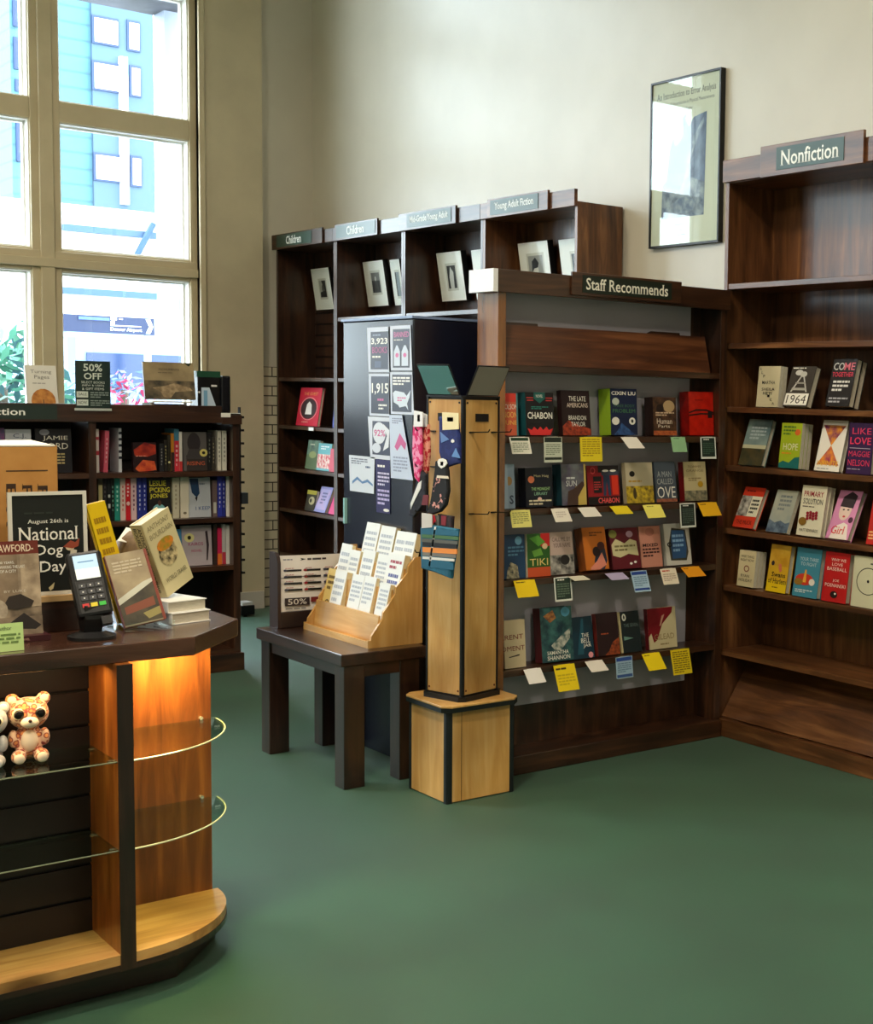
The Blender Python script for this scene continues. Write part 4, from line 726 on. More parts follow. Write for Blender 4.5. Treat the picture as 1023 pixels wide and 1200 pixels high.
# dark magazine holder with a spec sheet
hd = empty('magazine_holder', Matrix.Translation((0, 0, 0)), 'dark brown holder with a rounded end standing left of the birch rack', 'holder')
HB = flat((52, 38, 36), .35)
MB().prism([(-5.772, .5252), (-5.690, .5252), (-5.690, .80), (-5.700, .828), (-5.722, .842), (-5.772, .842)], 2.432, 2.446, 'y', HB).build('end_panel', hd)
MB().box(-5.772, -5.762, 2.446, 2.73, .5252, .80, HB).build('back_wall', hd)
MB().box(-5.762, -5.690, 2.446, 2.73, .5252, .592, flat((44, 32, 30), .35)).build('tray', hd, bevel=.003)
MB().tube([(-5.692, 2.446, .735), (-5.692, 2.60, .74)], .0016, BLACK).build('wire', hd)
ww = .375; M = frame('E', (-5.704, 2.452, .5925), math.radians(5), roll=-.02)
o = MB().box(0, ww*.72, 0, .235, -.003, 0, flat((232, 226, 220), .5)).build('spec_sheet', props=P('white sheet with rows of black pen pictures in the dark holder', 'sheet')); o.matrix_world = M
it = [('l', .05, .9, .3, .95, 1, (150, 150, 160)), ('p', [(.32, .9), (.42, .925), (.32, .95), (.35, .925)], K_), ('l', .44, .89, .95, .955, 1, (70, 60, 64))]
for r in range(4):
    for c in range(3): it += [('r', .06+.32*c, .71-.115*r, .34+.31*c, .745-.115*r, (30, 28, 30)), ('l', .08+.32*c, .755-.115*r, .3+.32*c, .78-.115*r, 1, (190, 140, 140)), ('e', .08+.32*c, .73-.115*r, .03, .022, (150, 40, 50) if c == 1 else (70, 70, 90))]
it += [('r', .05, .1, .45, .24, (50, 40, 42)), ('r', .47, .15, .95, .24, (120, 40, 40)), ('t', '50%', .1, .12, .4, .22, (220, 214, 206)), ('l', .06, .03, .6, .07, 1, (120, 120, 120))]
art(MB(), ww*.72, .235, it).build('print', o)

# ------------------------------------------------------------------ sock spinner
ss = empty('sock_spinner', Matrix.Translation((-4.73, 2.74, 0)), 'birch and black square spinner tower for socks on a boxy base', 'display stand')
BT = birch('v')
hb = .145
def chamf(h, c): return [(-h+c, -h), (h-c, -h), (h, -h+c), (h, h-c), (h-c, h), (-h+c, h), (-h, h-c), (-h, -h+c)]
MB().box(-hb+.012, hb-.012, -hb+.012, hb-.012, 0, .345, BLACK).build('core', ss)
for k in range(4):
    R = Matrix.Rotation(k*pi/2, 4, 'Z')
    MB().box(-hb+.022, hb-.022, -hb, -hb+.012, .004, .345, BT).build('base_panel', ss, M=R, bevel=.001)
    MB().prism([(hb-.022, -hb-.001), (hb-.006, -hb-.001), (hb+.001, -hb+.006), (hb+.001, -hb+.022), (hb-.012, -hb+.022), (hb-.022, -hb+.012)], 0, .345, 'z', flat((18, 26, 30), .5)).build('corner_trim', ss, M=R)
MB().box(hb-.03, hb+.0005, -hb+.06, -hb+.062, .004, .344, BLACK).build('panel_seam', ss)
MB().prism(chamf(hb+.018, .03), .345, .362, 'z', flat((14, 22, 24), .45)).build('plinth_edge', ss)
MB().prism(chamf(hb+.018, .03), .362, .371, 'z', BT).build('plinth_top', ss, bevel=.002)
tw = Matrix.Rotation(math.radians(15), 4, 'Z'); th = .097
ring = MB().prism(chamf(th+.013, .02), .371, .390, 'z', BLACK); ring.build('turntable', ss, M=tw)
MB().box(-th+.008, th-.008, -th+.008, th-.008, .39, 1.505, BLACK).build('tower_core', ss, M=tw)
for k in range(4):
    R = tw @ Matrix.Rotation(k*pi/2, 4, 'Z')
    pn = MB().box(-th+.013, th-.013, -th+.002, -th+.008, .395, 1.498, birch('v')).build('tower_panel', ss, M=R)
    MB().box(-.033, .033, -th-.001, -th+.002, 1.418, 1.447, BLACK).build('hand_slot', pn)
    s = MB()
    for x in (-.075, .075): s.cyl((x, -th+.0, 1.487), (x, -th+.003, 1.487), .004, BLACK, n=8); s.cyl((x, -th+.0, .41), (x, -th+.003, .41), .004, flat((90, 40, 20)), n=8)
    s.build('screws', pn)
    MB().prism([(th-.013, -th), (th-.004, -th), (th, -th+.004), (th, -th+.013), (th-.008, -th+.013), (th-.013, -th+.008)], .39, 1.505, 'z', BLACK).build('tower_trim', ss, M=R)
    for j, z in enumerate((1.378, 1.245, 1.075, .925)):
        if k in (0, 1, 3) and not (k == 1 and j in (1, 3)):
            for x in ((-.055,) if k != 1 else (-.055, .06)):
                MB().tube([(x-.012, -th-.002, z), (x+.012, -th-.002, z)], .003, BLACK).tube([(x, -th, z), (x, -th-.085, z+.004), (x, -th-.092, z+.014)], .0022, BLACK).build('peg_hook', pn)
MB().prism(chamf(th+.004, .01), 1.505, 1.513, 'z', BLACK).build('tower_cap', ss, M=tw)
# two tilted header plates
def header_plate(k, off, w, h, tilt, mt, label):
    M = ss.matrix_world @ tw @ Matrix.Rotation(k*pi/2, 4, 'Z') @ Matrix.Translation((off-w/2, -th-.002, 1.5135)) @ Matrix.Rotation(pi/2+tilt, 4, 'X')
    o = MB().box(0, w, 0, h, -.004, 0, BLACK).build('header_plate', props=P(label, 'sign holder', 'tilted plates on the sock spinner')); o.matrix_world = M
    q = MB().box(.004, w-.004, .004, h-.004, 0, .001, mt).build('face', o)
MIR, n_, l_, b_ = nmat('tinted_mirror'); b_.inputs['Base Color'].default_value = (.42, .62, .66, 1); b_.inputs['Metallic'].default_value = 1; b_.inputs['Roughness'].default_value = .08
header_plate(0, .0, .165, .125, math.radians(28), MIR, 'tilted mirror plate on the spinner, reflecting teal')
header_plate(1, .0, .165, .125, math.radians(28), flat((150, 148, 142), .4), 'tilted plain grey plate on the spinner')

# socks: each a soft shaped slab hung from a hook, drawn in a plane facing the camera side of the tower
def sock(outline, y, T_, mt, label, items=(), toe=None, face_y=True, bulge=.3):
    """outline in photo-plane pixels put on the vertical plane y=const; gets real thickness and rounded edges"""
    pts = [on_y(px, py, y) for px, py in outline]; n = len(pts)
    cx = sum(p.x for p in pts)/n; cz = sum(p.z for p in pts)/n
    mb = MB(); rings = [(-T_/2, .86), (-T_/2*.6, .97), (0, 1.0), (T_/2*.6, .97), (T_/2, .86)]
    vs = []
    for d, s in rings: vs += [(cx+(p.x-cx)*s, y+d, cz+(p.z-cz)*(1-(1-s)*.4)) for p in pts]
    fs = []
    for r in range(4):
        for i in range(n): fs.append((r*n+i, r*n+(i+1) % n, (r+1)*n+(i+1) % n, (r+1)*n+i))
    fs += [tuple(range(n)), tuple(range(4*n, 5*n))[::-1]]
    mb.add(vs, fs, mt)
    o = mb.build('sock_pair', props=P(label, 'socks', 'socks hung on the spinner'))
    for poly, c, nm in items:
        q = [on_y(px, py, y-T_/2-.0015) for px, py in poly]
        k = MB(); m_ = len(q)
        k.add([tuple(v) for v in q]+[(v.x, y-T_/2+.002, v.z) for v in q], [tuple(range(m_)), tuple(range(m_, 2*m_))[::-1]]+[(i, (i+1) % m_, m_+(i+1) % m_, m_+i) for i in range(m_)], c if not isinstance(c, tuple) else flat(c, .75))
        k.build(nm, o)
    return o
def knit(c1, c2, s=40, lo=.48, hi=.52): return noisy(c1, c2, s, .85, lo=lo, hi=hi, bump=.2)
sock([(485, 498), (494, 498), (495, 540), (492, 566), (487, 560), (484, 530)], 2.56, .012, knit((214, 40, 110), (236, 150, 190)), 'bright pink pair of socks on a white card, leftmost on the spinner',
     [([(485, 481), (495, 483), (495, 500), (484.5, 500)], (236, 236, 240), 'hang_card'), ([(489, 486), (492, 486), (492, 494), (489, 494)], (40, 40, 46), 'tag_print')])
sock([(494.5, 499), (503, 497), (504, 530), (502, 552), (496, 560), (494.5, 530)], 2.575, .012, knit((170, 22, 34), (226, 150, 130), 50), 'deep red pair of socks with pale flecks beside the bright pink pair',
     [([(495, 484), (500, 486), (500, 500), (495, 500)], (226, 226, 230), 'hang_card')])
sock([(492, 548), (500, 556), (501, 585), (497, 592), (486, 606), (480, 604), (481, 594), (488, 570)], 2.565, .014, knit((18, 18, 24), (34, 34, 46)), 'black socks with a white edge below the bright pink pair',
     [([(490, 566), (494, 563), (493, 572), (483, 592), (481, 597), (481, 590)], (226, 226, 224), 'white_stripe'), ([(496, 580), (502, 580), (501, 592), (494, 592)], (110, 30, 40), 'red_heel')])
NVY = knit((24, 36, 96), (30, 44, 110))
sock([(515.5, 488), (537, 490), (540, 520), (540, 543), (530, 546), (521, 549), (515.5, 530)], 2.575, .014, NVY, 'navy blue socks with a cream card at the top of the spinner',
     [([(518, 483), (537, 484), (537, 503), (518.5, 504)], (236, 222, 176), 'hang_card'), ([(524, 489), (531, 489), (531, 494), (524, 494)], (70, 60, 50), 'tag_print'),
      ([(515.7, 506), (526, 515), (517, 519)], (96, 130, 190), 'pale_triangle'), ([(529, 535), (534, 525), (538.5, 537)], (96, 140, 200), 'pale_triangle'), ([(528.5, 516), (530, 514.5), (532, 516), (532, 518), (530, 519), (528.5, 518)], (240, 240, 240), 'white_dot')])
BKP = knit((16, 14, 18), (214, 150, 140), 34, .62, .64)
sock([(512, 540), (523, 538), (526, 552), (527, 575), (524, 592), (517, 600), (508, 603), (502, 601), (506, 585), (509, 565), (511, 550)], 2.55, .016, BKP, 'black patterned socks with a white eight-ball mark in front of the navy pair',
     [([(512.5, 541), (514, 538), (518, 537), (522, 539), (523.5, 543), (521, 547), (517, 549), (513.5, 546)], (238, 236, 230), 'ball_mark'), ([(516.2, 541), (519.5, 541), (519.5, 545.5), (516.2, 545.5)], K_, 'ball_digit'),
      ([(512, 557), (524, 558), (525, 561), (511.5, 560)], (226, 214, 196), 'cuff_band'), ([(500, 602), (508, 604), (510, 611), (505, 616), (499, 614), (498, 608)], (196, 30, 50), 'red_toe')])
STR = [((494, 620), (537, 622), 6, (30, 96, 124)), ((494, 626), (537, 629), 4, (70, 110, 70)), ((494, 631), (536, 634), 4, (90, 90, 84)), ((495, 635), (535, 638), 5, (18, 18, 22)), ((495, 641), (535, 643.5), 6, (230, 140, 60)), ((495, 647), (534, 650), 4, (120, 116, 110)), ((495, 652), (532, 655), 3, (220, 220, 216)), ((496, 656), (531, 660), 8, (26, 92, 120))]
sock([(494, 618), (505, 617), (508, 615), (538, 620), (536, 640), (532, 662), (530, 678), (512, 671), (495, 666), (494, 640)], 2.545, .02, knit((26, 90, 116), (30, 100, 126)), 'teal and orange striped socks with white cord at the bottom of the spinner',
     [([a, b, (b[0], b[1]+hh), (a[0], a[1]+hh)], c, 'knit_stripe') for a, b, hh, c in STR] + [([(494, 601), (506, 603), (506, 618), (494, 619)], (206, 200, 196), 'hang_card'), ([(509, 617), (511, 617), (504, 664), (502, 663)], (236, 236, 236), 'cord')])
sock([(514, 602), (532, 605), (531, 619), (514, 616)], 2.56, .014, knit((30, 22, 26), (50, 30, 34)), 'folded black and red socks just above the striped pair', [([(517, 604), (523, 605), (522, 616), (517, 615)], (130, 26, 40), 'red_band'), ([(508, 604), (514, 604), (514, 617), (508, 616)], (130, 130, 128), 'grey_band')])

# ------------------------------------------------------------------ low fiction case by the window
LX = -7.54; LY1 = 3.018; LH = 1.385
lc = empty('low_bookcase', frame('E', (LX, 1.30, 0)), 'low dark bookcase with the fiction sign in front of the window', 'bookcase'); LW = LY1-1.30
for u in (0, .962, LW-.036): MB().box(u, u+.036, 0, 1.345, -.30, 0, dwood('y')).build('side_panel', lc, bevel=.0015)
MB().box(.01, LW-.01, .1, 1.34, -.30, -.29, flat((22, 15, 18), .6)).build('back_panel', lc)
for z in (1.078, .830, .572):
    MB().box(.036, .962, z-.026, z, -.29, -.002, dwood('u')).build('shelf', lc); MB().box(.998, LW-.036, z-.026, z, -.29, -.002, dwood('u')).build('shelf', lc)
MB().box(0, LW, 1.345, 1.385, -.30, 0, dwood('u')).build('top_panel', lc)
MB().box(0, LW-.10, 1.335, 1.425, 0, .022, dwood('u')).build('header_board', lc, bevel=.002); MB().box(LW-.10, LW+.006, 1.328, 1.378, 0, .022, dwood('u')).build('header_end', lc, bevel=.002)
a = on_x(65, 478, LX).y-1.30; q = on_x(27.5, 478, LX).y-1.30
sp = MB().box(.18, a, 1.348, 1.418, .022, .026, flat((38, 52, 48), .4)).build('sign_plate', lc)
art(MB(), 1, 1, [('s', 'Fiction', q-.175, 1.366, q, 1.400, flat((240, 240, 236)), .015)]).build('sign_lettering', sp, M=Matrix.Translation((0, 0, .026)))
MB().box(0, LW+.01, 0, .095, -.31, .025, dwood('u')).build('plinth', lc, bevel=.004)
MB().box(.036, LW-.036, .095, .115, -.29, 0, dwood('u')).build('bottom_board', lc)

def spine_book(px0, px1, top, z, cv, label, items=(), roll=0, dep=.14, grp='spine-out books in the low bookcase'):
    x = LX-.055; a = on_x(px0, top+25, x); b = on_x(px1, top+25, x); t = on_x((px0+px1)/2, top, x)
    T_ = max(b.y-a.y, .008); Hh = min(max(t.z-z, .12), .235 if z > 1 else .216)
    M = Matrix.Translation((x, a.y, z+.0006+max(0, math.sin(roll))*T_*0+abs(math.sin(roll))*T_)) @ frame('E', (0, 0, 0)) @ Matrix.Rotation(roll, 4, 'Z')
    mb = MB(); mc = flat(cv, .4) if isinstance(cv, tuple) else cv
    mb.box(0, .0022, 0, Hh, -dep, 0, mc); mb.box(T_-.0022, T_, 0, Hh, -dep, 0, mc); mb.box(.0022, T_-.0022, 0, Hh, -.0025, .0008, mc)
    o = mb.build('book', props=P(label, 'book', grp)); o.matrix_world = M
    MB().box(.0022, T_-.0022, .003, Hh-.003, -dep+.004, -.0025, PAGES).build('page_block', o)
    if items: art(MB(), T_, Hh, items, z0=.001).build('spine_print', o)
sl = lambda c: [('l', .36, .2, .64, .85, 6, c)]
z = 1.0785
for px0, px1, top, cv, it, lb, rl in [
 (112.2, 116, 503, (226, 218, 214), [('r', 0, .4, 1, .5, (180, 40, 60)), ('r', 0, .75, 1, .82, (180, 60, 80))], 'white spine with red bands at the left end of the upper row', 0),
 (121, 126, 505, (216, 96, 120), sl((240, 200, 206)), 'pink spine leaning right near the left end of the upper row', -.05),
 (139, 142.5, 502, (200, 204, 214), [('r', 0, .3+.14*i, 1, .36+.14*i, (40, 44, 60)) for i in range(5)], 'thin white spine with dark blocks in the upper row', 0),
 (187, 192, 520, (34, 34, 40), sl((150, 150, 150)), 'short black spine right of the orange flower cover', 0),
 (192.5, 196, 516, (40, 36, 34), sl((190, 180, 120)), 'dark spine with gold specks in the upper row', 0),
 (196.5, 200, 510, (44, 40, 30), [('e', .5, .25, .4, .03, (220, 214, 160))], 'brown-black spine with a cream dot in the upper row', 0),
 (200.5, 204, 508, (200, 130, 40), [('r', 0, 0, 1, .5, (60, 40, 36))], 'thin amber spine in the upper row', 0),
 (204.3, 209.8, 503, (70, 130, 160), [('r', 0, 0, 1, .72, (206, 50, 66)), ('l', .3, .1, .7, .65, 5, (240, 200, 200))], 'red spine with blue top left of the dark portrait book', 0),
 (210, 213.5, 506, (226, 222, 216), [('r', 0, 0, 1, .25, (200, 60, 60))], 'thin white spine touching the dark portrait book', 0),
 (243, 248, 507, (28, 28, 30), sl((120, 120, 110)), 'black spine right of the dark portrait book', 0),
 (248.5, 252, 512, (60, 56, 50), sl((180, 170, 140)), 'grey-brown spine in the right of the upper row', 0),
 (255, 259, 505, (224, 220, 208), sl((90, 90, 90)), 'cream spine, left of the last pair in the upper row', 0),
 (260.5, 265.5, 505, (220, 218, 206), sl((120, 120, 110)), 'cream spine at the right end of the upper row', 0)]:
    spine_book(px0, px1, top, z, cv, lb, it, rl)
z = .8305
for px0, px1, top, cv, it, lb in [
 (115, 120.5, 558, (92, 84, 64), [('r', .1, .2, .9, .85, (190, 180, 130))], 'dark spine with a tan label at the left end of the middle row'),
 (121, 125, 560, (30, 28, 34), sl((100, 96, 96)), 'black spine, second in the middle row'),
 (125.7, 130, 557, (26, 30, 34), [('r', .2, .3, .8, .4, (210, 214, 214)), ('r', .2, .55, .8, .62, (200, 204, 200))], 'black spine with white blocks, third in the middle row'),
 (130.3, 134, 557, (20, 34, 30), sl((140, 200, 180)), 'dark green-black spine with mint lettering in the middle row'),
 (134.3, 140.5, 556.5, (36, 136, 124), sl((190, 230, 220)), 'teal spine in the middle row'),
 (141, 147, 556.5, (220, 196, 190), sl((200, 70, 70)), 'pale pink spine left of the red one'),
 (147.3, 153, 561, (206, 34, 44), [('e', .5, .4, .35, .05, (240, 200, 200)), ('l', .3, .55, .7, .9, 4, (240, 220, 220))], 'red spine in the middle row'),
 (153.5, 160, 557, (222, 190, 196), sl((120, 60, 90)), 'rose white spine right of the red one'),
 (161, 166.5, 556.5, (44, 56, 150), sl((200, 204, 230)), 'blue spine, left one of the blue pair'),
 (167, 172, 556.5, (40, 50, 142), sl((200, 204, 230)), 'blue spine, right one of the blue pair'),
 (202.5, 210, 560, (204, 198, 176), sl((160, 150, 130)), 'thick cream spine right of the black and yellow cover'),
 (211.5, 221.5, 557.5, (222, 214, 196), [('e', .5, .12, .2, .03, (120, 110, 90))], 'broad ivory book side left of the blue and white cover'),
 (249, 254.5, 563, (110, 92, 92), [('r', .2, .1, .8, .4, (190, 190, 180))], 'brown-grey spine right of the blue and white cover'),
 (255, 260, 557, (50, 60, 170), sl((220, 220, 240)), 'royal blue spine, left one near the right end of the middle row'),
 (260.3, 264, 557, (40, 48, 140), sl((210, 214, 236)), 'darker blue spine beside the royal blue one'),
 (265.3, 269.8, 557, (228, 226, 222), [], 'white spine at the right end of the middle row')]:
    spine_book(px0, px1, top, z, cv, lb, it)
z = .5725
for px0, px1, top, cv, it, lb in [
 (250, 254.5, 614, (60, 44, 40), [], 'dark brown spine in the lower row'),
 (255, 260, 619, (214, 40, 90), [('r', 0, 0, 1, .3, (230, 120, 50))], 'pink and orange spine in the lower row'),
 (260.3, 264.5, 612, (200, 196, 196), [('r', 0, 0, 1, .3, (190, 60, 80))], 'white spine beside the pink and orange one'),
 (265, 269, 615, (222, 220, 216), [], 'white spine at the right end of the lower row')]:
    spine_book(px0, px1, top, z, cv, lb, it)
g_low = 'face-out books in the low bookcase'
LB = [
 (1.0785, (157, 549), (184, 549.5), (154, 516), .025, (40, 20, 24), [('p', [(.02, .75), (.5, 1), (.98, .9), (.98, .6), (.6, .5), (.05, .55)], nz2((206, 64, 36), (120, 20, 24), 22)), ('p', [(.05, .1), (.4, .4), (.9, .35), (.98, .05), (.6, 0), (.2, 0)], nz2((220, 100, 50), (160, 30, 30), 22)), ('l', .1, .5, .9, .56, 1, (240, 150, 130))], 'dark cover with glowing orange petals in the upper row'),
 (1.0785, (215.5, 548), (243, 547), (214, 502.5), .025, (96, 92, 92), [('r', .12, .0, 1, .4, (54, 46, 44)), ('e', .46, .72, .28, .26, (46, 40, 44)), ('p', [(.1, .3), (.9, .3), (.74, .56), (.24, .56)], (66, 62, 64)), ('t', 'RISING', .14, .14, .9, .24, (206, 96, 60)), ('e', .86, .46, .17, .1, (220, 206, 120)), ('e', .86, .46, .07, .04, (30, 26, 20))], 'grey portrait cover with a round gold award sticker in the upper row'),
 (1.0785, (43, 553), (85, 553), (42, 501), .025, (22, 20, 28), [('e', .25, .92, .14, .07, (140, 140, 150)), ('s', 'JAMIE', .2, .72, .9, .84, (226, 222, 210)), ('s', 'FORD', .2, .54, .9, .68, (226, 222, 210)), ('l', .2, .12, .8, .46, 5, (190, 170, 120))], 'black cover with cream capitals in the left bay of the low bookcase'),
 (1.0785, (8, 553), (38, 553), (6, 501), .025, (190, 194, 206), [('t', 'C.J.', .3, .78, .8, .9, (70, 76, 110)), ('t', 'BOX', .14, .56, .94, .74, (34, 40, 90), .02)], 'pale blue cover with navy capitals in the left bay of the low bookcase'),
 (1.0785, (-18, 553), (7, 553), (-20, 499), .025, (110, 50, 110), [('r', 0, .6, 1, 1, nz2((170, 60, 130), (60, 80, 120), 20))], 'purple and pink cover at the left edge of the photograph'),
 (.8305, (175, 604.5), (201, 604), (172, 556.5), .025, (34, 32, 34), [('t', 'LESLIE', .06, .8, .8, .93, (226, 214, 60), .015), ('t', 'F*CKING', .06, .64, .96, .77, (226, 214, 60), .015), ('t', 'JONES', .06, .48, .86, .61, (226, 214, 60), .015), ('e', .45, .2, .3, .16, (120, 180, 190)), ('e', .48, .38, .08, .07, (90, 60, 50)), ('r', 0, 0, 1, .1, (226, 214, 60))], 'black cover with big yellow lettering in the middle row'),
 (.8305, (222, 604), (247.5, 603.5), (220.5, 557.5), .025, (184, 190, 200), [('p', [(.05, .98), (.45, .98), (.5, .6), (.36, .5), (.15, .62)], (30, 60, 96)), ('p', [(.28, .5), (.4, .52), (.36, .4)], (20, 20, 24)), ('t', 'I KEEP', .3, .18, .96, .27, (60, 90, 150)), ('l', .5, .8, .9, .88, 1, (120, 130, 150))], 'pale blue-grey cover with a hanging navy coat in the middle row'),
 (.5725, (186, 661), (214, 661), (186, 617), .025, (70, 136, 186), [('p', [(0, 0), (1, 0), (1, .3), (.6, .42), (.3, .36), (0, .4)], (36, 70, 90)), ('r', 0, 0, 1, .14, (170, 190, 60)), ('t', 'RIVER', .2, .78, .9, .88, (30, 60, 110)), ('t', 'WAY', .3, .6, .7, .7, (30, 50, 90))], 'sky blue landscape cover in the lower row'),
 (.5725, (214.5, 660.5), (249, 660), (213.5, 612), .025, (184, 172, 180), [('e', .24, .7, .17, .11, (222, 214, 150)), ('e', .24, .7, .06, .05, (40, 36, 30)), ('t', 'KAIROS', .2, .5, .7, .58, (170, 60, 110)), ('t', 'NOVEL', .3, .34, .66, .4, (190, 60, 110)), ('p', [(.78, .84), (.86, .86), (.9, .5), (.84, .12), (.8, .12), (.82, .5)], (50, 36, 46))], 'mauve cover with a round pale sticker in the lower row'),
]
for z, bl, br, tl, T_, cv, items, lb in LB:
    p, W, Hh, ln = solve_e(bl, br, tl, LX-.05, z)
    ln = math.radians(4); Hh = min(max(Hh, .15), .235 if z > 1 else .214); p.z += T_*math.sin(ln)+.0006
    if p.y+W > 2.978: W = 2.978-p.y
    if p.y < 2.24 and p.y+W > 2.258: W = 2.258-p.y
    book(frame('E', p, ln), W, Hh, T_, cv, items, lb, g_low)
o = MB().box(-.13, 0, -.09, .09, 0, .0022, flat((120, 24, 30), .4)).box(-.13, 0, -.09, .09, .024, .026, flat((120, 24, 30), .4)).box(-.002, .0002, -.09, .09, 0, .026, flat((130, 28, 34), .4)).build('book', props=P('dark red book lying flat in the left bay of the low bookcase', 'book')); o.matrix_world = Matrix.Translation((LX-.05, on_x(76, 575, LX-.05).y, .8308))
MB().box(-.128, -.002, -.087, .087, .0022, .024, PAGES).build('page_block', o)
# things on top of the low case
TZ = 1.3855
p, W, Hh, ln = solve_e((33, 468), (69, 469), (27, 430), LX-.06, TZ)
p.z += .02*math.sin(.2); book(frame('E', p, .2), W, .225, .02, (206, 204, 196), [('s', 'Turning', .16, .8, .84, .9, (120, 120, 116)), ('s', 'Pages', .26, .68, .76, .78, (120, 120, 116)), ('l', .2, .58, .9, .62, 1, (150, 150, 146)), ('e', .52, .2, .4, .28, noisy((190, 130, 60), (150, 90, 36), 40, .5)), ('r', 0, 0, 1, .02, (200, 196, 190)), ('p', [(.5, .0), (.54, .0), (.53, .24), (.5, .24)], (80, 50, 30))], 'light grey book with a brown arch standing on top of the low bookcase')
# acrylic sale sign
a = on_x(88, 480, LX+.03); b = on_x(131, 480, LX+.03)
M = frame('E', (LX+.03, a.y, 1.386), math.radians(3)); w = b.y-a.y; h = .255
M = frame('E', (LX+.027, a.y, 1.392), 0); h = .25
sg = empty('sale_sign', M, 'dark green half-price sign in clear acrylic on the low bookcase', 'sign')
MB().box(.004, w-.004, .014, h-.004, -.0015, 0, flat((34, 50, 44), .5)).build('sheet', sg)
MB().box(0, w, 0, h, .0008, .003, glass(name='acrylic')).build('acrylic_front', sg)
MB().box(0, w, 0, .012, -.004, .003, flat((230, 230, 226), .3)).box(.02, w-.02, .034, .036, -.035, -.0045, flat((200, 204, 204), .2)).box(.02, w-.02, .02, .036, -.0045, -.0015, flat((200, 204, 204), .2)).build('acrylic_foot', sg)
art(MB(), w, h, [('t', '50%', .24, .78, .76, .93, W_, .02), ('t', 'OFF', .25, .62, .74, .75, W_, .02), ('t', 'SELECT BOOKS', .18, .54, .82, .585, W_), ('t', '(NEW & USED)', .2, .475, .8, .52, W_), ('t', '& GIFT ITEMS', .2, .41, .8, .455, W_), ('r', .05, .26, .36, .38, (226, 228, 222)), ('t', 'SALE', .1, .3, .32, .35, K_), ('l', .42, .25, .94, .38, 3, (150, 160, 154)), ('r', .05, .1, .36, .22, (226, 228, 222)), ('t', 'NOW', .1, .13, .32, .19, K_), ('l', .42, .09, .94, .22, 3, (150, 160, 154))], z0=.0001).build('printed_text', sg)
# landscape picture book on its easel
a = on_x(170, 462, LX-.06); b = on_x(229, 462, LX-.06)
M = frame('E', (LX-.055, a.y, 1.455), math.radians(10)); w = b.y-a.y; h = .195
book(M, w, h, .014, (60, 60, 56), [('r', 0, 0, 1, 1, noisy((128, 112, 84), (160, 142, 108), 9, .45)), ('r', 0, 0, 1, .5, noisy((44, 42, 36), (120, 104, 80), 16, .45)), ('p', [(.15, .3), (.4, .36), (.6, .44), (.9, .32), (.95, .24), (.6, .2), (.5, .04), (.36, .06), (.3, .22)], noisy((170, 148, 116), (110, 92, 68), 30, .45)), ('t', 'MONUMENTS', .3, .78, .7, .83, (60, 50, 40)), ('l', .28, .7, .75, .73, 1, (90, 80, 60)), ('p', [(.82, .98), (.96, .98), (.9, .9)], (40, 50, 40))], 'wide sepia landscape book on a wooden easel on top of the low bookcase')
es = empty('book_easel', frame('E', (LX-.05, a.y+.03, TZ)), 'small brown wooden easel with white clips under the wide landscape book', 'easel')
MB().box(.02, .165, 0, .045, -.07, -.005, dwood('u')).build('wood_block', es); MB().box(.0, .20, .052, .060, -.06, .012, WHITE).box(.0, .02, 0, .052, -.03, -.024, WHITE).box(.17, .185, .0, .052, -.03, -.024, WHITE).build('white_clip', es)
MB().box(-.03, .015, 0, .05, -.06, -.05, flat((196, 214, 230), .3)).build('acrylic_wing', es)
# black desk caddy
cm = frame('E', (LX-.06, on_x(232, 470, LX-.06).y, TZ)); cdv = empty('desk_caddy', cm, 'black plastic desk caddy with a white triangular label at the end of the low bookcase', 'caddy')
w = .168
MB().box(0, w-.05, 0, .215, -.11, 0, BLACK).build('front_body', cdv, bevel=.004); MB().box(w-.05, w, 0, .20, -.13, .015, flat((18, 20, 26), .2)).build('side_pocket', cdv, bevel=.008)
MB().box(-.004, w-.05, .19, .222, -.10, .002, flat((26, 74, 54), .4)).build('green_top_label', cdv)
art(MB(), 1, 1, [('p', [(.018, .02), (.10, .02), (.06, .135), (.018, .135)], (196, 216, 236)), ('r', .03, .03, .05, .12, (120, 170, 206)), ('r', .07, .14, .1, .15, (230, 230, 230)), ('e', .006, .11, .006, .006, (230, 230, 230))], z0=.0002).build('label', cdv)
a = on_x(257, 484, LX+.023)
o = MB().box(0, .105, 0, .002, -.02, 0, WHITE).box(0, .05, -.02, .0, 0, .001, WHITE).build('white_slip', props=P('small white slip folded over the top edge by the desk caddy', 'slip')); o.matrix_world = frame('E', (LX+.0225, on_x(257, 480, LX).y, 1.386))
# hook strip with clips on the case end
hs = empty('clip_strip', Matrix.Translation((LX-.02, LY1+.008, 0)), 'black hanging clip strip on the end of the low bookcase', 'strip')
MB().box(-.012, .012, -.003, .003, .42, 1.42, BLACK).build('strip_band', hs)
for i in range(13): MB().box(-.006, .02, .003, .018, 1.36-.07*i, 1.372-.07*i, BLACK).build('clip', hs)
MB().box(-.03, .025, .003, .035, .90, .96, flat((40, 46, 52), .4)).build('tag_holder', hs)

# small black socket box on the floor by the pilaster
p0 = on_z(279, 722, 0)
o = empty('floor_box', Matrix.Translation((p0.x, p0.y+.0, 0)), 'small black power box on the floor beside the pilaster', 'power box')
MB().box(-.05, .06, .0, .09, .012, .075, BLACK).build('housing', o, bevel=.005); MB().box(-.05, .05, .01, .08, .075, .095, flat((200, 200, 200), .4)).build('cover', o)
for x in (-.03, .04): MB().box(x-.01, x+.01, .02, .04, 0, .012, BLACK).build('foot', o)

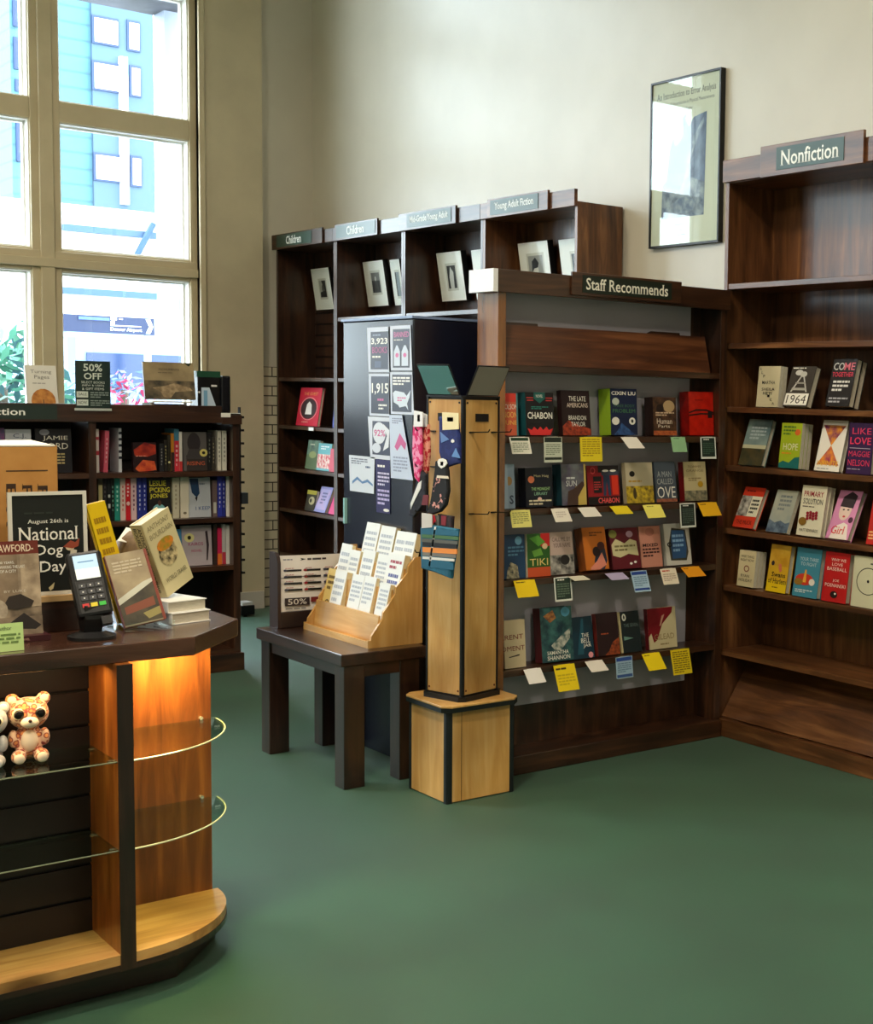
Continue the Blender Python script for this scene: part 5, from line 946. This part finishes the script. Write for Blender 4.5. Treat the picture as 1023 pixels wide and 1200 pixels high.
# ------------------------------------------------------------------ counter
ct = empty('sales_counter', Matrix.Translation((0, 0, 0)), 'dark wood sales counter with lit display bays and glass shelves', 'counter')
ZT = .893; FX = -3.56
top = [(-3.585, -.6), (-3.585, 1.318), (-3.805, 1.515), (-4.30, 1.515), (-4.30, -.6)]
MB().prism(top[::-1] if 0 else top, .846, ZT, 'z', wood('brown_top', (50, 30, 22), (74, 46, 34), (100, 66, 50), axis='y', rough=.22, coat=.5, knots=False)).build('countertop', ct, bevel=.003)
for y in (1.124, .02): MB().box(-3.86 if y < 1 else -3.885, FX, y, y+.034, .10, .846, hwood('v')).build('divider_panel', ct)
for y in (1.124, .02): MB().box(FX, FX+.004, y-.001, y+.035, .085, .846, bwood('v')).build('edge_strip', ct)
s = MB(); z = .125
s.box(-3.80, -3.785, -.6, 1.124, .10, .846, flat((6, 5, 5), .5))
while z < .84: s.box(-3.785, -3.775, -.6, 1.124, z, min(z+.082, .845), flat((30, 20, 20), .4)); z += .09
s.build('slatwall_back', ct)
MB().box(-3.90, -3.885, 1.158, 1.47, .10, .846, wood('brown_panel', (84, 44, 20), (122, 70, 30), (156, 98, 44), axis='v', rough=.3, coat=.3, knots=False)).build('end_back_panel', ct)
MB().box(-4.28, -3.90, -.6, 1.47, .08, .846, bwood('v')).build('carcass', ct)
HB2 = wood('lit_honey_board', (176, 122, 64), (208, 156, 92), (226, 182, 118), axis='y', rough=.35, coat=.2)  # paler honey tone stands in for overhead light falling on the bottom boards
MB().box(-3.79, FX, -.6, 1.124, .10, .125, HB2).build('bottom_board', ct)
def quarter(r, x0, y0, z0, z1, mt, nm, ax=None, sy=1.0):
    pts = [(x0, y0)] + [(x0+r*math.cos(t), y0+r*sy*math.sin(t)) for t in (pi/2*i/14 for i in range(15))]
    return MB().prism(pts, z0, z1, 'z', mt).build(nm, ct)
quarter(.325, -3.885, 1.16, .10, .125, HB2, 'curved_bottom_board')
quarter(.327, -3.885, 1.16, .085, .0999, bwood('y'), 'curved_edge')
def sglass(nm='shelf_glass'):
    return glass((.86, .95, .9), nm)
for z in (.607, .386):
    quarter(.325, -3.884, 1.159, z-.003, z+.003, sglass(), 'curved_glass_shelf')
    e_ = MB(); pts = [(-3.884+.3255*math.cos(t), 1.159+.3255*math.sin(t), z) for t in (pi/2*i/20 for i in range(21))]
    e_.tube(pts, .0022, flat((206, 214, 180), .15, 0, .8), n=6); e_.build('polished_edge', ct)
    MB().tube([(FX-.005, -.59, z), (FX-.005, 1.123, z)], .0018, flat((120, 130, 110), .15, 0, .8), n=6).build('polished_edge', ct)
    MB().box(-3.774, FX-.005, -.59, 1.123, z-.003, z+.003, sglass()).build('glass_shelf', ct)
    s = MB()
    for y in (1.17, 1.44): s.cyl((-3.884, y, z+.008), (-3.872, y, z+.008), .005, flat((220, 220, 214), .2, .8), n=8)
    for x in (-3.60, -3.75): s.cyl((x, 1.1235, z-.006), (x, 1.113, z-.006), .004, flat((220, 220, 214), .2, .8), n=8)
    s.build('shelf_pins', ct)
kk = [(-3.64, -.6), (-3.64, 1.285), (-3.84, 1.46), (-4.2, 1.46), (-4.2, -.6)]
MB().prism(kk, 0, .10, 'z', bwood('y')).build('kick_base', ct, bevel=.003)
MB().box(-3.70, FX+.002, -.6, 1.158, .085, .10, bwood('y')).build('bottom_rail', ct)
# display lights under the top
for (x0, x1, y0, y1) in ((-3.84, -3.78, 1.17, 1.43), (-3.69, -3.64, .1, 1.10)):
    MB().box(x0, x1, y0, y1, .838, .8455, flat((40, 36, 32), .3)).build('light_channel', ct)
    MB().box(x0+.01, x1-.01, y0+.01, y1-.01, .836, .838, emis((255, 190, 100), 9 if y0 > 1 else 3)).build('light_strip', ct)

# riser and things on the counter
rz = MB().box(-4.12, -3.845, -.3, 1.145, ZT+.0005, .985, bwood('y')).build('counter_riser', props=P('dark wooden riser box behind the card terminal on the counter', 'riser'), bevel=.002)
MB().box(-3.862, -3.842, -.3, 1.14, .972, .9865, flat((196, 160, 110), .4)).build('worn_edge', rz)
# dog day sign
M = frame('E', (-3.862, .971, .9872), math.radians(2)); w, h = .182, .262
ds = empty('tabletop_sign', M, 'black holiday sign in a white frame standing on the counter riser', 'sign')
f = MB(); t = .009
for a in ((0, w, 0, t), (0, w, h-t, h), (0, t, t, h-t), (w-t, w, t, h-t)): f.box(*a, -.006, .003, flat((214, 212, 204), .35))
f.build('frame', ds); MB().box(t, w-t, t, h-t, -.005, 0, flat((16, 20, 18), .5)).build('sheet', ds)
art(MB(), w, h, [('s', 'August 26th is', .24, .685, .76, .735, W_), ('s', 'National', .12, .53, .88, .66, W_, .005), ('s', 'Dog', .33, .355, .68, .49, W_, .005), ('s', 'Day', .38, .19, .72, .33, W_, .005), ('l', .2, .78, .8, .81, 1, (40, 48, 44)),
    ('p', [(.74, .22), (.82, .24), (.86, .42), (.78, .44)], (206, 196, 180)), ('e', .77, .46, .06, .04, (210, 190, 160)), ('p', [(.68, .46), (.78, .52), (.84, .5), (.9, .54), (.88, .46), (.8, .44)], (150, 70, 50)), ('p', [(.48, .07), (.56, .12), (.54, .06), (.5, .04)], (210, 196, 150))], z0=.0002).build('printed_text', ds)
# cardboard box behind
M = frame('E', (-3.97, .70, .9862)); bx = empty('cardboard_box', M, 'brown cardboard box with sideways black lettering behind the holiday sign', 'box')
CBD = noisy((176, 124, 62), (190, 138, 74), 12, .7)
MB().box(0, .415, 0, .375, -.13, 0, CBD).build('carton', bx, bevel=.002)
MB().add([(0, .3752, 0), (.41, .3752, 0), (.38, .386, -.10), (0, .383, -.11)], [(0, 1, 2, 3)], flat((226, 220, 206), .6)).box(0, .41, .372, .3765, -.13, 0, flat((226, 220, 206), .6)).build('top_flap', bx)
lt = MB(); bu = lambda px, py: (on_x(px, py, -3.97).y-.70, on_x(px, py, -3.97).z-.9862)
a, b = bu(7, 552), bu(56, 554); lt.box(a[0], b[0], a[1]-.0015, a[1]+.0015, 0, .0005, flat((56, 38, 26), .6))
for wd, pa, pb, y0_, y1_ in (('E', 7, 19, 567, 590), ('R', 26, 38, 567, 590), ('P', 44, 56, 567, 590), ('N', 7, 19, 594, 617), ('E', 26, 38, 594, 617), ('R', 44, 56, 594, 617), ('G', -3, 9, 636, 660), ('U', -3, 9, 664, 686)):
    v, fcs, asp = glyphs(wd, True); a, b = bu(pa, y0_), bu(pb, y1_)
    lt.add([(a[0]+(b[0]-a[0])*y_, a[1]+(b[1]-a[1])*x_, .0008) for x_, y_ in v], fcs, flat((56, 38, 26), .6))
lt.build('lettering', bx)
# book with a brown title band
M = frame('E', (-3.765, .855, ZT+.012), math.radians(8)); 
book(M, .163, .232, .012, (118, 100, 84), [('r', 0, .0, 1, .86, noisy((74, 62, 52), (176, 156, 132), 14, .4)), ('r', 0, .86, 1, 1, (104, 38, 28)), ('t', 'CRAWFORD-', .32, .885, .93, .965, (226, 210, 186), .01), ('r', .40, .3, .7, .86, noisy((120, 102, 84), (150, 130, 108), 20, .4)), ('r', .74, .3, 1, .86, noisy((196, 176, 150), (140, 122, 102), 24, .4)), ('t', '30 YEARS,', .46, .76, .66, .79, W_), ('t', 'WAKING THE LAST', .46, .715, .8, .745, W_), ('t', 'OF A CITY', .46, .67, .68, .70, W_), ('t', 'BY LUKE', .5, .46, .8, .485, (206, 196, 180)),
    ('p', [(.46, .3), (.56, .42), (.72, .44), (.9, .36), (.86, .3), (.66, .28)], (48, 40, 36)), ('e', .38, .28, .16, .12, noisy((190, 176, 156), (130, 116, 100), 40, .4)), ('r', .0, .0, 1, .2, noisy((150, 132, 112), (90, 76, 64), 20, .4)), ('p', [(.55, .14), (.75, .24), (.98, .1), (.9, .06), (.6, .08)], (40, 34, 34))], 'sepia local history book with brown title band at the left of the counter', name='book', hard=False)
o = MB().box(-.30+.40, .262, 0, .014, -.11, .012, flat((60, 24, 30), .35)).build('book', props=P('flat maroon book lying under the sepia local history book', 'book')); o.matrix_world = frame('E', (-3.745, .765, ZT+.0005))
MB().box(.102, .26, .002, .012, -.108, -.10, PAGES).build('page_block', o); art(MB(), 1, 1, [('t', 'TRAVEL', .19, .004, .215, .010, (220, 170, 150))], z0=.0122).build('spine_print', o)
M = frame('E', (-3.622, .80, ZT+.0008), math.radians(6)); 
o = MB().box(0, .138, 0, .066, -.0012, 0, flat((196, 226, 150), .6)).build('note_card', props=P('light green note card leaning at the front edge of the counter', 'note')); o.matrix_world = M
art(MB(), .138, .066, [('t', 'Local Author', .4, .76, .82, .90, (30, 60, 40)), ('l', .1, .12, .95, .66, 4, (110, 140, 80))]).build('handwriting', o)
# card terminal on its stand
tm = empty('card_terminal', Matrix.Translation((-3.705, 1.112, ZT+.0005)), 'black card payment terminal with lit screen and coloured keys on the counter', 'card terminal')
MB().cyl((0, 0, 0), (0, 0, .008), .055, flat((24, 24, 26), .35), n=32).cyl((0, 0, .008), (0, 0, .018), .052, flat((30, 30, 32), .3), r1=.03, n=32).build('base_disc', tm, smooth=False)
MB().prism([(-.02, .016), (.012, .016), (.022, .05), (.018, .085), (-.035, .085), (-.035, .05)], -.022, .022, 'y', flat((18, 18, 20), .35)).build('stalk', tm, bevel=.003)
tM = Matrix.Translation((.018, -.036, .066)) @ frame('E', (0, 0, 0)) @ Matrix.Rotation(math.radians(-10), 4, 'Y') @ Matrix.Rotation(math.radians(-24), 4, 'X') @ Matrix.Rotation(math.radians(7), 4, 'Z')
MB().box(0, .080, -.01, .158, -.034, 0, flat((22, 23, 26), .4)).build('housing', tm, M=tM, bevel=.008)
k = MB().box(.008, .072, .082, .150, 0, .001, flat((30, 32, 36), .2))
k.build('bezel', tm, M=tM)
art(MB(), 1, 1, [('r', .013, .085, .067, .112, emis((250, 250, 225), .95)), ('r', .013, .112, .067, .147, emis((205, 232, 246), .85)), ('r', .022, .128, .058, .131, emis((120, 170, 200), .6))], z0=.0012).build('screen', tm, M=tM)
for r in range(3):
    for c in range(3):
        kb = MB().box(.013+.019*c, .028+.019*c, .062-.016*r, .073-.016*r, 0, .003, flat((64, 66, 72), .4)); kb.add([(.019+.019*c, .0665-.016*r, .0033), (.022+.019*c, .0665-.016*r, .0033), (.022+.019*c, .0695-.016*r, .0033), (.019+.019*c, .0695-.016*r, .0033)], [(0, 1, 2, 3)], WHITE); kb.build('key', tm, M=tM)
for c, cc in enumerate(((206, 50, 50), (226, 206, 50), (60, 190, 70))): MB().box(.013+.019*c, .028+.019*c, .012, .022, 0, .003, flat(cc, .4)).build('key', tm, M=tM)
MB().box(.050, .074, -.034, -.014, -.03, -.006, flat((26, 26, 28), .3)).build('cable_port', tm, M=tM)
# acrylic easel with a sepia landscape book
M = frame('E', (-3.775, 1.215, ZT+.006), math.radians(22), roll=math.radians(9), yaw=math.radians(-4))
book(M @ Matrix.Translation((0, .002, 0)), .102, .195, .016, (130, 56, 40), [('r', 0, 0, 1, 1, (150, 138, 112)), ('r', 0, .42, 1, 1, noisy((176, 160, 128), (146, 130, 104), 16, .4)), ('p', [(0, .38), (.3, .46), (.7, .56), (1, .6), (1, .5), (.6, .42), (0, .3)], (206, 206, 190)), ('p', [(0, .02), (1, .02), (1, .56), (.7, .48), (.4, .4), (0, .3)], noisy((52, 48, 38), (84, 76, 56), 20, .4)), ('p', [(.1, .26), (.85, .34), (.85, .22), (.1, .16)], (130, 70, 48)), ('l', .1, .72, .8, .9, 4, (196, 184, 160)), ('p', [(.6, .05), (1, .1), (1, .2), (.5, .14)], (150, 140, 84)), ('r', .93, 0, 1, 1, (130, 56, 40))], 'sepia landscape book with a rust spine leaning in a clear stand', spine=(130, 56, 40))
ac = empty('acrylic_easel', frame('E', (-3.772, 1.195, ZT+.0005)), 'clear acrylic easel under the sepia landscape book', 'easel')
MB().box(0, .125, 0, .004, -.10, .045, glass((.93, .95, .95), 'acrylic')).build('foot', ac); MB().box(0, .125, .004, .026, .041, .045, glass((.93, .95, .95), 'acrylic')).build('lip', ac)
# stack of two white books and the leaning travel book
for i, (dx, dy, lb) in enumerate(((0, 0, 'lower white book of the flat pair at the counter corner'), (-.006, -.008, 'upper white book of the flat pair at the counter corner'))):
    M = Matrix.Translation((-3.79+dx, 1.335+dy, ZT+.0006+.0305*i)) @ Matrix.Rotation(math.radians(14), 4, 'Z')
    o = MB().box(-.20, 0, 0, .0022, 0, .03, WHITE).box(-.20, 0, 0, .115, 0, .0022, WHITE).box(-.20, 0, 0, .115, .0278, .03, WHITE).build('book', props=P(lb, 'book', 'flat pair of white books at the counter corner')); o.matrix_world = M
    MB().box(-.197, -.003, .0022, .112, .0022, .0278, PAGES).build('page_block', o)
    q = MB(); art(q, .2, .03, [('l', .06, .2, .45, .8, 2, (90, 90, 90)), ('l', .6, .2, .9, .8, 2, (120, 120, 120))]); q.v = [(-.2+x, -z_, y) for x, y, z_ in q.v]; q.build('spine_print', o)
M = Matrix.Translation((-3.86, 1.318, .992)) @ Matrix.Rotation(math.radians(-6), 4, 'Z') @ frame('E', (0, 0, 0)) @ Matrix.Rotation(math.radians(-14), 4, 'X') @ Matrix.Rotation(math.radians(24), 4, 'Z')
M = Matrix.Translation((-3.865, 1.352, .958)) @ Matrix.Rotation(math.radians(32), 4, 'Z') @ frame('E', (0, 0, 0)) @ Matrix.Rotation(math.radians(-5), 4, 'X') @ Matrix.Rotation(math.radians(21), 4, 'Z')
CRM = (214, 202, 158)
book(M, .115, .215, .036, CRM, [('t', 'ANTHONY', .1, .86, .9, .93, (150, 140, 110)), ('t', 'BOURDAIN', .1, .75, .92, .82, (150, 140, 110)), ('e', .5, .50, .32, .17, noisy((70, 62, 44), (214, 196, 150), 60, .4)), ('e', .5, .62, .3, .08, noisy((226, 130, 40), (150, 140, 40), 50, .4)), ('t', 'WORLD TRAVEL', .12, .16, .9, .22, (110, 104, 84))], 'thick cream travel guide tilted on the flat white pair',
     spine=(206, 194, 150), spine_items=[('t', 'ANTHONY', .05, .52, .42, .82, K_, .01), ('t', 'BOURDAIN', .05, .16, .45, .44, K_, .01), ('t', 'WORLD TRAVEL', .55, .3, .95, .62, K_, .01)])
# yellow book and wrapped flowers behind the terminal
M = frame('E', (-3.93, 1.185, ZT+.094+.001), math.radians(12), roll=math.radians(-14)) 
M = Matrix.Translation((-3.878, 1.232, .895)) @ frame('E', (0, 0, 0)) @ Matrix.Rotation(math.radians(0), 4, 'X') @ Matrix.Rotation(math.radians(14), 4, 'Z')
book(M, .048, .325, .016, (232, 196, 14), [('l', .2, .3, .8, .9, 7, (170, 130, 10))], 'narrow bright yellow book leaning between the holiday sign and the travel guide')
fl = empty('wrapped_bundle', Matrix.Translation((-3.985, 1.290, .8935)), 'brown kraft-wrapped bundle with a white paper behind the yellow book', 'bundle')
KR = noisy((104, 84, 66), (150, 124, 92), 18, .6)
v = []
n = 12
for j, (zz, r, ox) in enumerate(((0, .03, 0), (.09, .042, 0), (.17, .058, .0), (.215, .05, .005), (.232, .02, .01))):
    for i in range(n):
        t = 2*pi*i/n; rr = r*(1+.12*math.sin(3*t+j)); v.append((ox+rr*.8*math.cos(t), rr*math.sin(t)+.02, zz+.006*math.sin(2*t+j)))
fs = [(j*n+i, j*n+(i+1) % n, (j+1)*n+(i+1) % n, (j+1)*n+i) for j in range(4) for i in range(n)] + [tuple(range(n))[::-1], tuple(range(4*n, 5*n))]
MB().add(v, fs, KR).build('kraft_wrap', fl, smooth=True)
MB().add([(.03, -.035, .215), (.05, .03, .20), (.0, .075, .225), (-.01, .0, .245)], [(0, 1, 2, 3)], WHITE).add([(.03, -.035, .213), (.05, .03, .198), (.0, .075, .223), (-.01, .0, .243)], [(3, 2, 1, 0)], WHITE).build('white_paper', fl)

# ------------------------------------------------------------------ plush toys on the glass shelf
def plush(org, yaw, scale, fur, belly, eye, label, spots=True, ears=True):
    o = empty('plush_toy', Matrix.Translation(org) @ Matrix.Rotation(yaw, 4, 'Z') @ Matrix.Scale(scale, 4), label, 'soft toy', 'plush toys on the glass shelf')
    b = MB()
    b.sphere((0, 0, .050), .036, fur, sc3=(.9, 1, 1.3)); b.sphere((.004, 0, .125), .046, fur, sc3=(.92, 1.05, .92), n=18, k=12)
    for s in (-1, 1):
        b.sphere((.034, s*.026, .018), .019, fur, sc3=(1.5, .95, .95)); b.sphere((.012, s*.036, .062), .014, fur, sc3=(1.2, .9, 1.7)); b.sphere((-.004, s*.036, .160), .017, fur, sc3=(.55, 1, 1.05))
    b.sphere((-.036, .022, .02), .009, fur, sc3=(1.6, 1, 1))
    body = b.build('body', o, smooth=True)
    rm = body.modifiers.new('r', 'REMESH'); rm.mode = 'VOXEL'; rm.voxel_size = .0028; rm.use_smooth_shade = True
    sm = body.modifiers.new('s', 'SMOOTH'); sm.factor = .7; sm.iterations = 4
    MB().sphere((.022, 0, .056), .026, belly, sc3=(.7, .8, 1.1)).build('belly_patch', o, smooth=True)
    MB().sphere((.042, 0, .108), .019, belly, sc3=(.75, 1.15, .8)).build('muzzle', o, smooth=True)
    MB().sphere((.057, 0, .114), .0045, flat((60, 30, 30), .4)).build('nose', o, smooth=True)
    for s in (-1, 1):
        MB().sphere((.036, s*.024, .130), .0155, flat((236, 226, 200), .4), sc3=(.55, 1, 1)).build('eye_rim', o, smooth=True)
        MB().sphere((.041, s*.024, .130), .0125, eye, sc3=(.6, 1, 1)).build('eye', o, smooth=True)
        MB().sphere((.003, s*.037, .161), .011, belly, sc3=(.5, 1, 1)).build('inner_ear', o, smooth=True)
        MB().sphere((.060, s*.026, .018), .013, belly, sc3=(.5, 1, 1.05)).build('paw_pad', o, smooth=True)
    return o
def spotfur():
    mt, n, l, b = nmat('leopard_fur'); tc = n.new('ShaderNodeTexCoord'); vo = n.new('ShaderNodeTexVoronoi'); vo.inputs['Scale'].default_value = 75
    l.new(tc.outputs['Object'], vo.inputs['Vector']); r = n.new('ShaderNodeValToRGB'); e = r.color_ramp.elements
    e[0].position = .3; e[0].color = (*lin((226, 150, 90)), 1); e[1].position = .62; e[1].color = (*lin((232, 196, 170)), 1); q = e.new(.42); q.color = (*lin((140, 54, 50)), 1); q = e.new(.52); q.color = (*lin((150, 60, 54)), 1)
    l.new(vo.outputs['Distance'], r.inputs[0]); l.new(r.outputs[0], b.inputs['Base Color']); b.inputs['Roughness'].default_value = .8; b.inputs['Sheen Weight'].default_value = .4
    return mt
plush((-3.70, .964, .6105), math.radians(-10), .93, spotfur(), flat((236, 222, 206), .8), flat((14, 10, 12), .1), 'orange leopard-spotted plush cub with big dark eyes on the glass shelf')
plush((-3.70, .878, .6105), math.radians(-20), .86, noisy((150, 156, 170), (186, 190, 200), 60, .9), flat((220, 222, 228), .8), flat((14, 20, 30), .1), 'grey plush animal beside the spotted cub, cut by the photo edge')

# ------------------------------------------------------------------ outside the windows
GR = flat((150, 150, 146), .8)
MB().box(-80, WX-.35, -50, 60, -.4, -.3, GR).build('exterior_pavement', props={'kind': 'structure'})
def ext(px, py, x): return on_x(px, py, x)
bld = empty('office_building', Matrix.Translation((0, 0, 0)), 'pale blue office building seen through the upper window panes', 'building')
X0 = -34
SIDE = noisy((98, 150, 176), (104, 158, 184), 2, .6); 
y0, y1 = on_x(12, 60, X0).y, on_x(178, 60, X0).y
def siding():
    mt, n, l, b = nmat('blue_siding'); tc = n.new('ShaderNodeTexCoord'); wv = n.new('ShaderNodeTexWave'); wv.bands_direction = 'Z'; wv.inputs['Scale'].default_value = .9
    l.new(tc.outputs['Object'], wv.inputs['Vector']); r = n.new('ShaderNodeValToRGB'); r.color_ramp.elements[0].position = .0; r.color_ramp.elements[1].position = .12
    r.color_ramp.elements[0].color = (*lin((48, 84, 100)), 1); r.color_ramp.elements[1].color = (*lin((62, 104, 116)), 1)
    l.new(wv.outputs[0], r.inputs[0]); l.new(r.outputs[0], b.inputs['Base Color']); b.inputs['Roughness'].default_value = .7
    return mt
ya = on_x(106, 60, X0).y
MB().box(X0-6, X0, y0, ya, -.3, 15, siding()).build('siding_wing', bld)
MB().box(X0-6, X0+.1, ya, y1, -.3, 15, flat((66, 88, 108), .7)).build('window_wing', bld)
for (pxa, pxb, pya, pyb) in ((107, 139, 17, 56), (148, 164, 23, 62), (107, 140, 70, 110), (151, 165, 76, 115), (109, 141, 178, 215), (152, 166, 182, 220), (109, 140, -40, 3), (148, 164, -34, 8)):
    a = on_x(pxa, pya, X0+.1); b = on_x(pxb, pyb, X0+.1)
    w = MB().box(X0+.05, X0+.14, a.y, b.y, b.z, a.z, flat((36, 54, 88), .5)).build('window_frame', bld)
    MB().box(X0+.14, X0+.16, a.y+.05, b.y-.03, b.z+.04, a.z-.06, flat((236, 240, 246), .15)).build('pane', w)
for (pxa, pxb, pya, pyb) in ((14, 22, 0, 32), (15, 23, 43, 82), (17, 25, 93, 108), (18, 28, 143, 190)):
    a = on_x(pxa, pya, X0); b = on_x(pxb, pyb, X0)
    MB().box(X0, X0+.06, a.y, b.y, b.z, a.z, flat((24, 44, 84), .4)).build('narrow_window', bld)
a = on_x(140, 66, X0+.2); b = on_x(151, 240, X0+.2)
MB().box(X0+.1, X0+.25, a.y, b.y, b.z, a.z, flat((236, 240, 246), .4)).build('white_column', bld)
# white plaza hall with flat canopy
X1 = -24
hl = empty('station_hall', Matrix.Translation((0, 0, 0)), 'bright white station hall with ribbed canopy across the street', 'building')
a = on_x(-60, 192, X1); b = on_x(215, 192, X1)
WH = flat((236, 238, 240), .6)
MB().box(X1-4, X1, a.y, b.y+6, -.3, a.z-.4, WH).build('hall_wall', hl)
for k_, (p, q) in enumerate((((74, 262), (186, 268)), ((72, 336), (188, 346)), ((80, 408), (175, 412)))):
    a = on_x(*p, X1+.1); b = on_x(*q, X1+.1)
    MB().box(X1, X1+.12, a.y, b.y, a.z-.10, a.z, flat((60, 86, 116), .6)).build('ledge_line', hl)
a = on_x(160, 300, X1+.2); b = on_x(180, 262, X1+.2)
MB().tube([tuple(a), tuple(b)], .05, flat((40, 70, 100), .5)).build('strut', hl)
cn = MB()
X2 = -18; a = on_x(95, -8, X2); b = on_x(212, 5, X2)
zc = on_x(175, 17, X2-3).z; yl = on_x(84, 10, X2-3).y; yr = on_x(213, 10, X2-3).y; yp = on_x(180, 10, X2-3).y
cn.box(X2-3, X2+3, yl, yr+.3, zc, zc+.3, noisy((34, 34, 40), (70, 70, 80), 2, .7)); cn.box(X2-3, X2-2.6, yp, yr+.1, -.3, zc, noisy((70, 90, 120), (150, 156, 166), 1.2, .6, stretch=(1, 1, .2)))
cn.build('entrance_canopy', props=P('weathered grey concrete canopy on a pale post at the top of the window', 'canopy'))
# road sign
XS = -15
a = on_x(60, 369, XS); b = on_x(181, 378, XS); c_ = on_x(181, 393, XS)
rs = empty('street_sign', frame('E', (XS, a.y, c_.z)), 'navy direction sign with white arrow and airport wording beyond the window', 'street sign')
w = b.y-a.y; h = on_x(120, 373, XS).z-on_x(120, 393, XS).z
MB().box(0, w, 0, h, -.05, 0, flat((26, 40, 74), .5)).build('panel', rs)
wt = flat((240, 244, 250), .5)
art(MB(), w, h, [('p', [(.91, .08), (.955, .08), (.985, .5), (.955, .92), (.91, .92), (.945, .5)], wt), ('t', 'Denver Airport', .56, .1, .87, .36, wt, .01), ('r', .56, .44, .86, .49, wt), ('r', .56, .52, .6, .72, wt), ('r', .56, .78, .62, .98, wt), ('l', .64, .8, .72, .92, 1, wt), ('r', .25, .72, .55, .9, flat((70, 96, 170), .5))], z0=.002, dz=.002).build('sign_print', rs)
for u in (.12*w, .94*w): MB().box(u-.03, u+.03, -(c_.z+.3), 0, -.06, -.02, flat((150, 170, 190), .4)).build('post', rs)
# bus
XV = -15.5; a = on_x(76, 400, XV); b = on_x(172, 404, XV)
bs = empty('shuttle_bus', Matrix.Translation((XV, a.y, -.3)), 'white shuttle bus parked in the street beyond the window', 'bus'); L = b.y-a.y+.8
MB().box(-2.2, 0, 0, L, .4, 2.4, flat((120, 140, 170), .4)).build('body', bs, bevel=.1); MB().box(-.02, .02, .2, L-.3, 1.75, 2.15, flat((40, 60, 100), .2)).build('side_window', bs)
for u in (.5, L-.6): MB().cyl((-.2, u, .42), (.03, u, .42), .42, flat((40, 44, 50), .6), n=20).build('wheel', bs)
# blossom planter and tree
def foliage(name, c, r, n, cols, label, cat, trunk=None, seed=3, lf=.12):
    rr = random.Random(seed); o = empty(name, Matrix.Translation(c), label, cat); mb = MB()
    for i in range(n):
        d = Vector((rr.gauss(0, 1), rr.gauss(0, 1), rr.gauss(0, 1))).normalized()*r*rr.uniform(.35, 1); d.z *= .9
        a_ = Vector((rr.gauss(0, 1), rr.gauss(0, 1), rr.gauss(0, 1))).normalized()*lf; b_ = a_.orthogonal().normalized()*lf*.35
        mb.add([tuple(d-a_), tuple(d+b_), tuple(d+a_), tuple(d-b_)], [(0, 1, 2, 3)], flat(cols[i % len(cols)], .7))
    mb.build('foliage', o)
    MB().cyl((0, 0, -c[2]-.3), (0, 0, -r*.1), .06, flat((90, 80, 70), .8), r1=.03).build('trunk', o)
    return o
p = on_x(4, 445, -13); foliage('street_tree', (p.x, p.y, p.z), .62, 420, [(60, 120, 100), (100, 150, 130), (40, 84, 90)], 'pale green street tree beyond the left window pane', 'tree', seed=5, lf=.09)
p = on_x(146, 440, -12.6); foliage('blossom_shrub', (p.x, p.y, p.z-.1), .24, 90, [(170, 50, 90), (150, 160, 180), (90, 120, 150)], 'pink flowering shrub beyond the middle window pane', 'shrub', seed=9, lf=.05)

# ------------------------------------------------------------------ light
w = bpy.data.worlds.new('world'); sc.world = w; w.use_nodes = True
bg = w.node_tree.nodes['Background']; bg.inputs[0].default_value = (.80, .90, 1.0, 1); bg.inputs[1].default_value = 9.8
def area(name, loc, rot, sx, sy, e, c=(1, 1, 1), spread=None, portal=False):
    l = bpy.data.lights.new(name, 'AREA'); l.shape = 'RECTANGLE'; l.size = sx; l.size_y = sy; l.energy = e; l.color = c
    if spread: l.spread = spread
    if portal: l.cycles.is_portal = True
    o = bpy.data.objects.new(name, l); C.objects.link(o); o.location = loc; o.rotation_euler = rot; return o
for a, b in OP:
    area('daylight_portal', (WX-.34, (a+b)/2, (Z0+Z1)/2), (0, -pi/2, 0), Z1-Z0, b-a, 1, portal=True)
# unseen ceiling lamps added to brighten walls and shelves, each in a round shade
for i, (x, y, e) in enumerate(((-2.9, .9, 85), (-6.4, .8, 60), (-1.2, -1.6, 60), (-4.6, -2.2, 60), (-7.6, -2.6, 40), (-.4, 1.8, 60))):
    o = empty('ceiling_lamp', Matrix.Translation((x, y, 4.6)), 'round white ceiling lamp above the shop floor', 'lamp', 'ceiling lamps above the shop floor')
    MB().cyl((0, 0, .06), (0, 0, .0), .22, flat((230, 228, 220), .5), r1=.3, n=28, cap=False).build('shade', o); MB().cyl((0, 0, .06), (0, 0, .9), .01, BLACK).build('rod', o)
    l = bpy.data.lights.new('lamp', 'AREA'); l.shape = 'DISK'; l.size = .5; l.energy = e; l.color = (1, .86, .66)
    q = bpy.data.objects.new('added_lamp_light', l); C.objects.link(q); q.location = (x, y, 4.58)
# warm strips inside the counter bays
area('bay_light', (-3.80, 1.30, .832), (0, 0, 0), .05, .24, 5, (1, .70, .26))
area('bay_light', (-3.63, .6, .832), (0, 0, 0), .05, 1.0, 2.0, (1, .70, .32))

sc.view_settings.view_transform = 'Standard'; sc.view_settings.look = 'None'; sc.view_settings.gamma = 1; sc.view_settings.exposure = .42; sc.view_settings.use_curve_mapping = False
sc.cycles.use_denoising = True; sc.cycles.max_bounces = 10; sc.cycles.transparent_max_bounces = 16; sc.cycles.diffuse_bounces = 5; sc.cycles.glossy_bounces = 4
sc.cycles.sample_clamp_indirect = 8; sc.cycles.caustics_reflective = False; sc.cycles.caustics_refractive = False
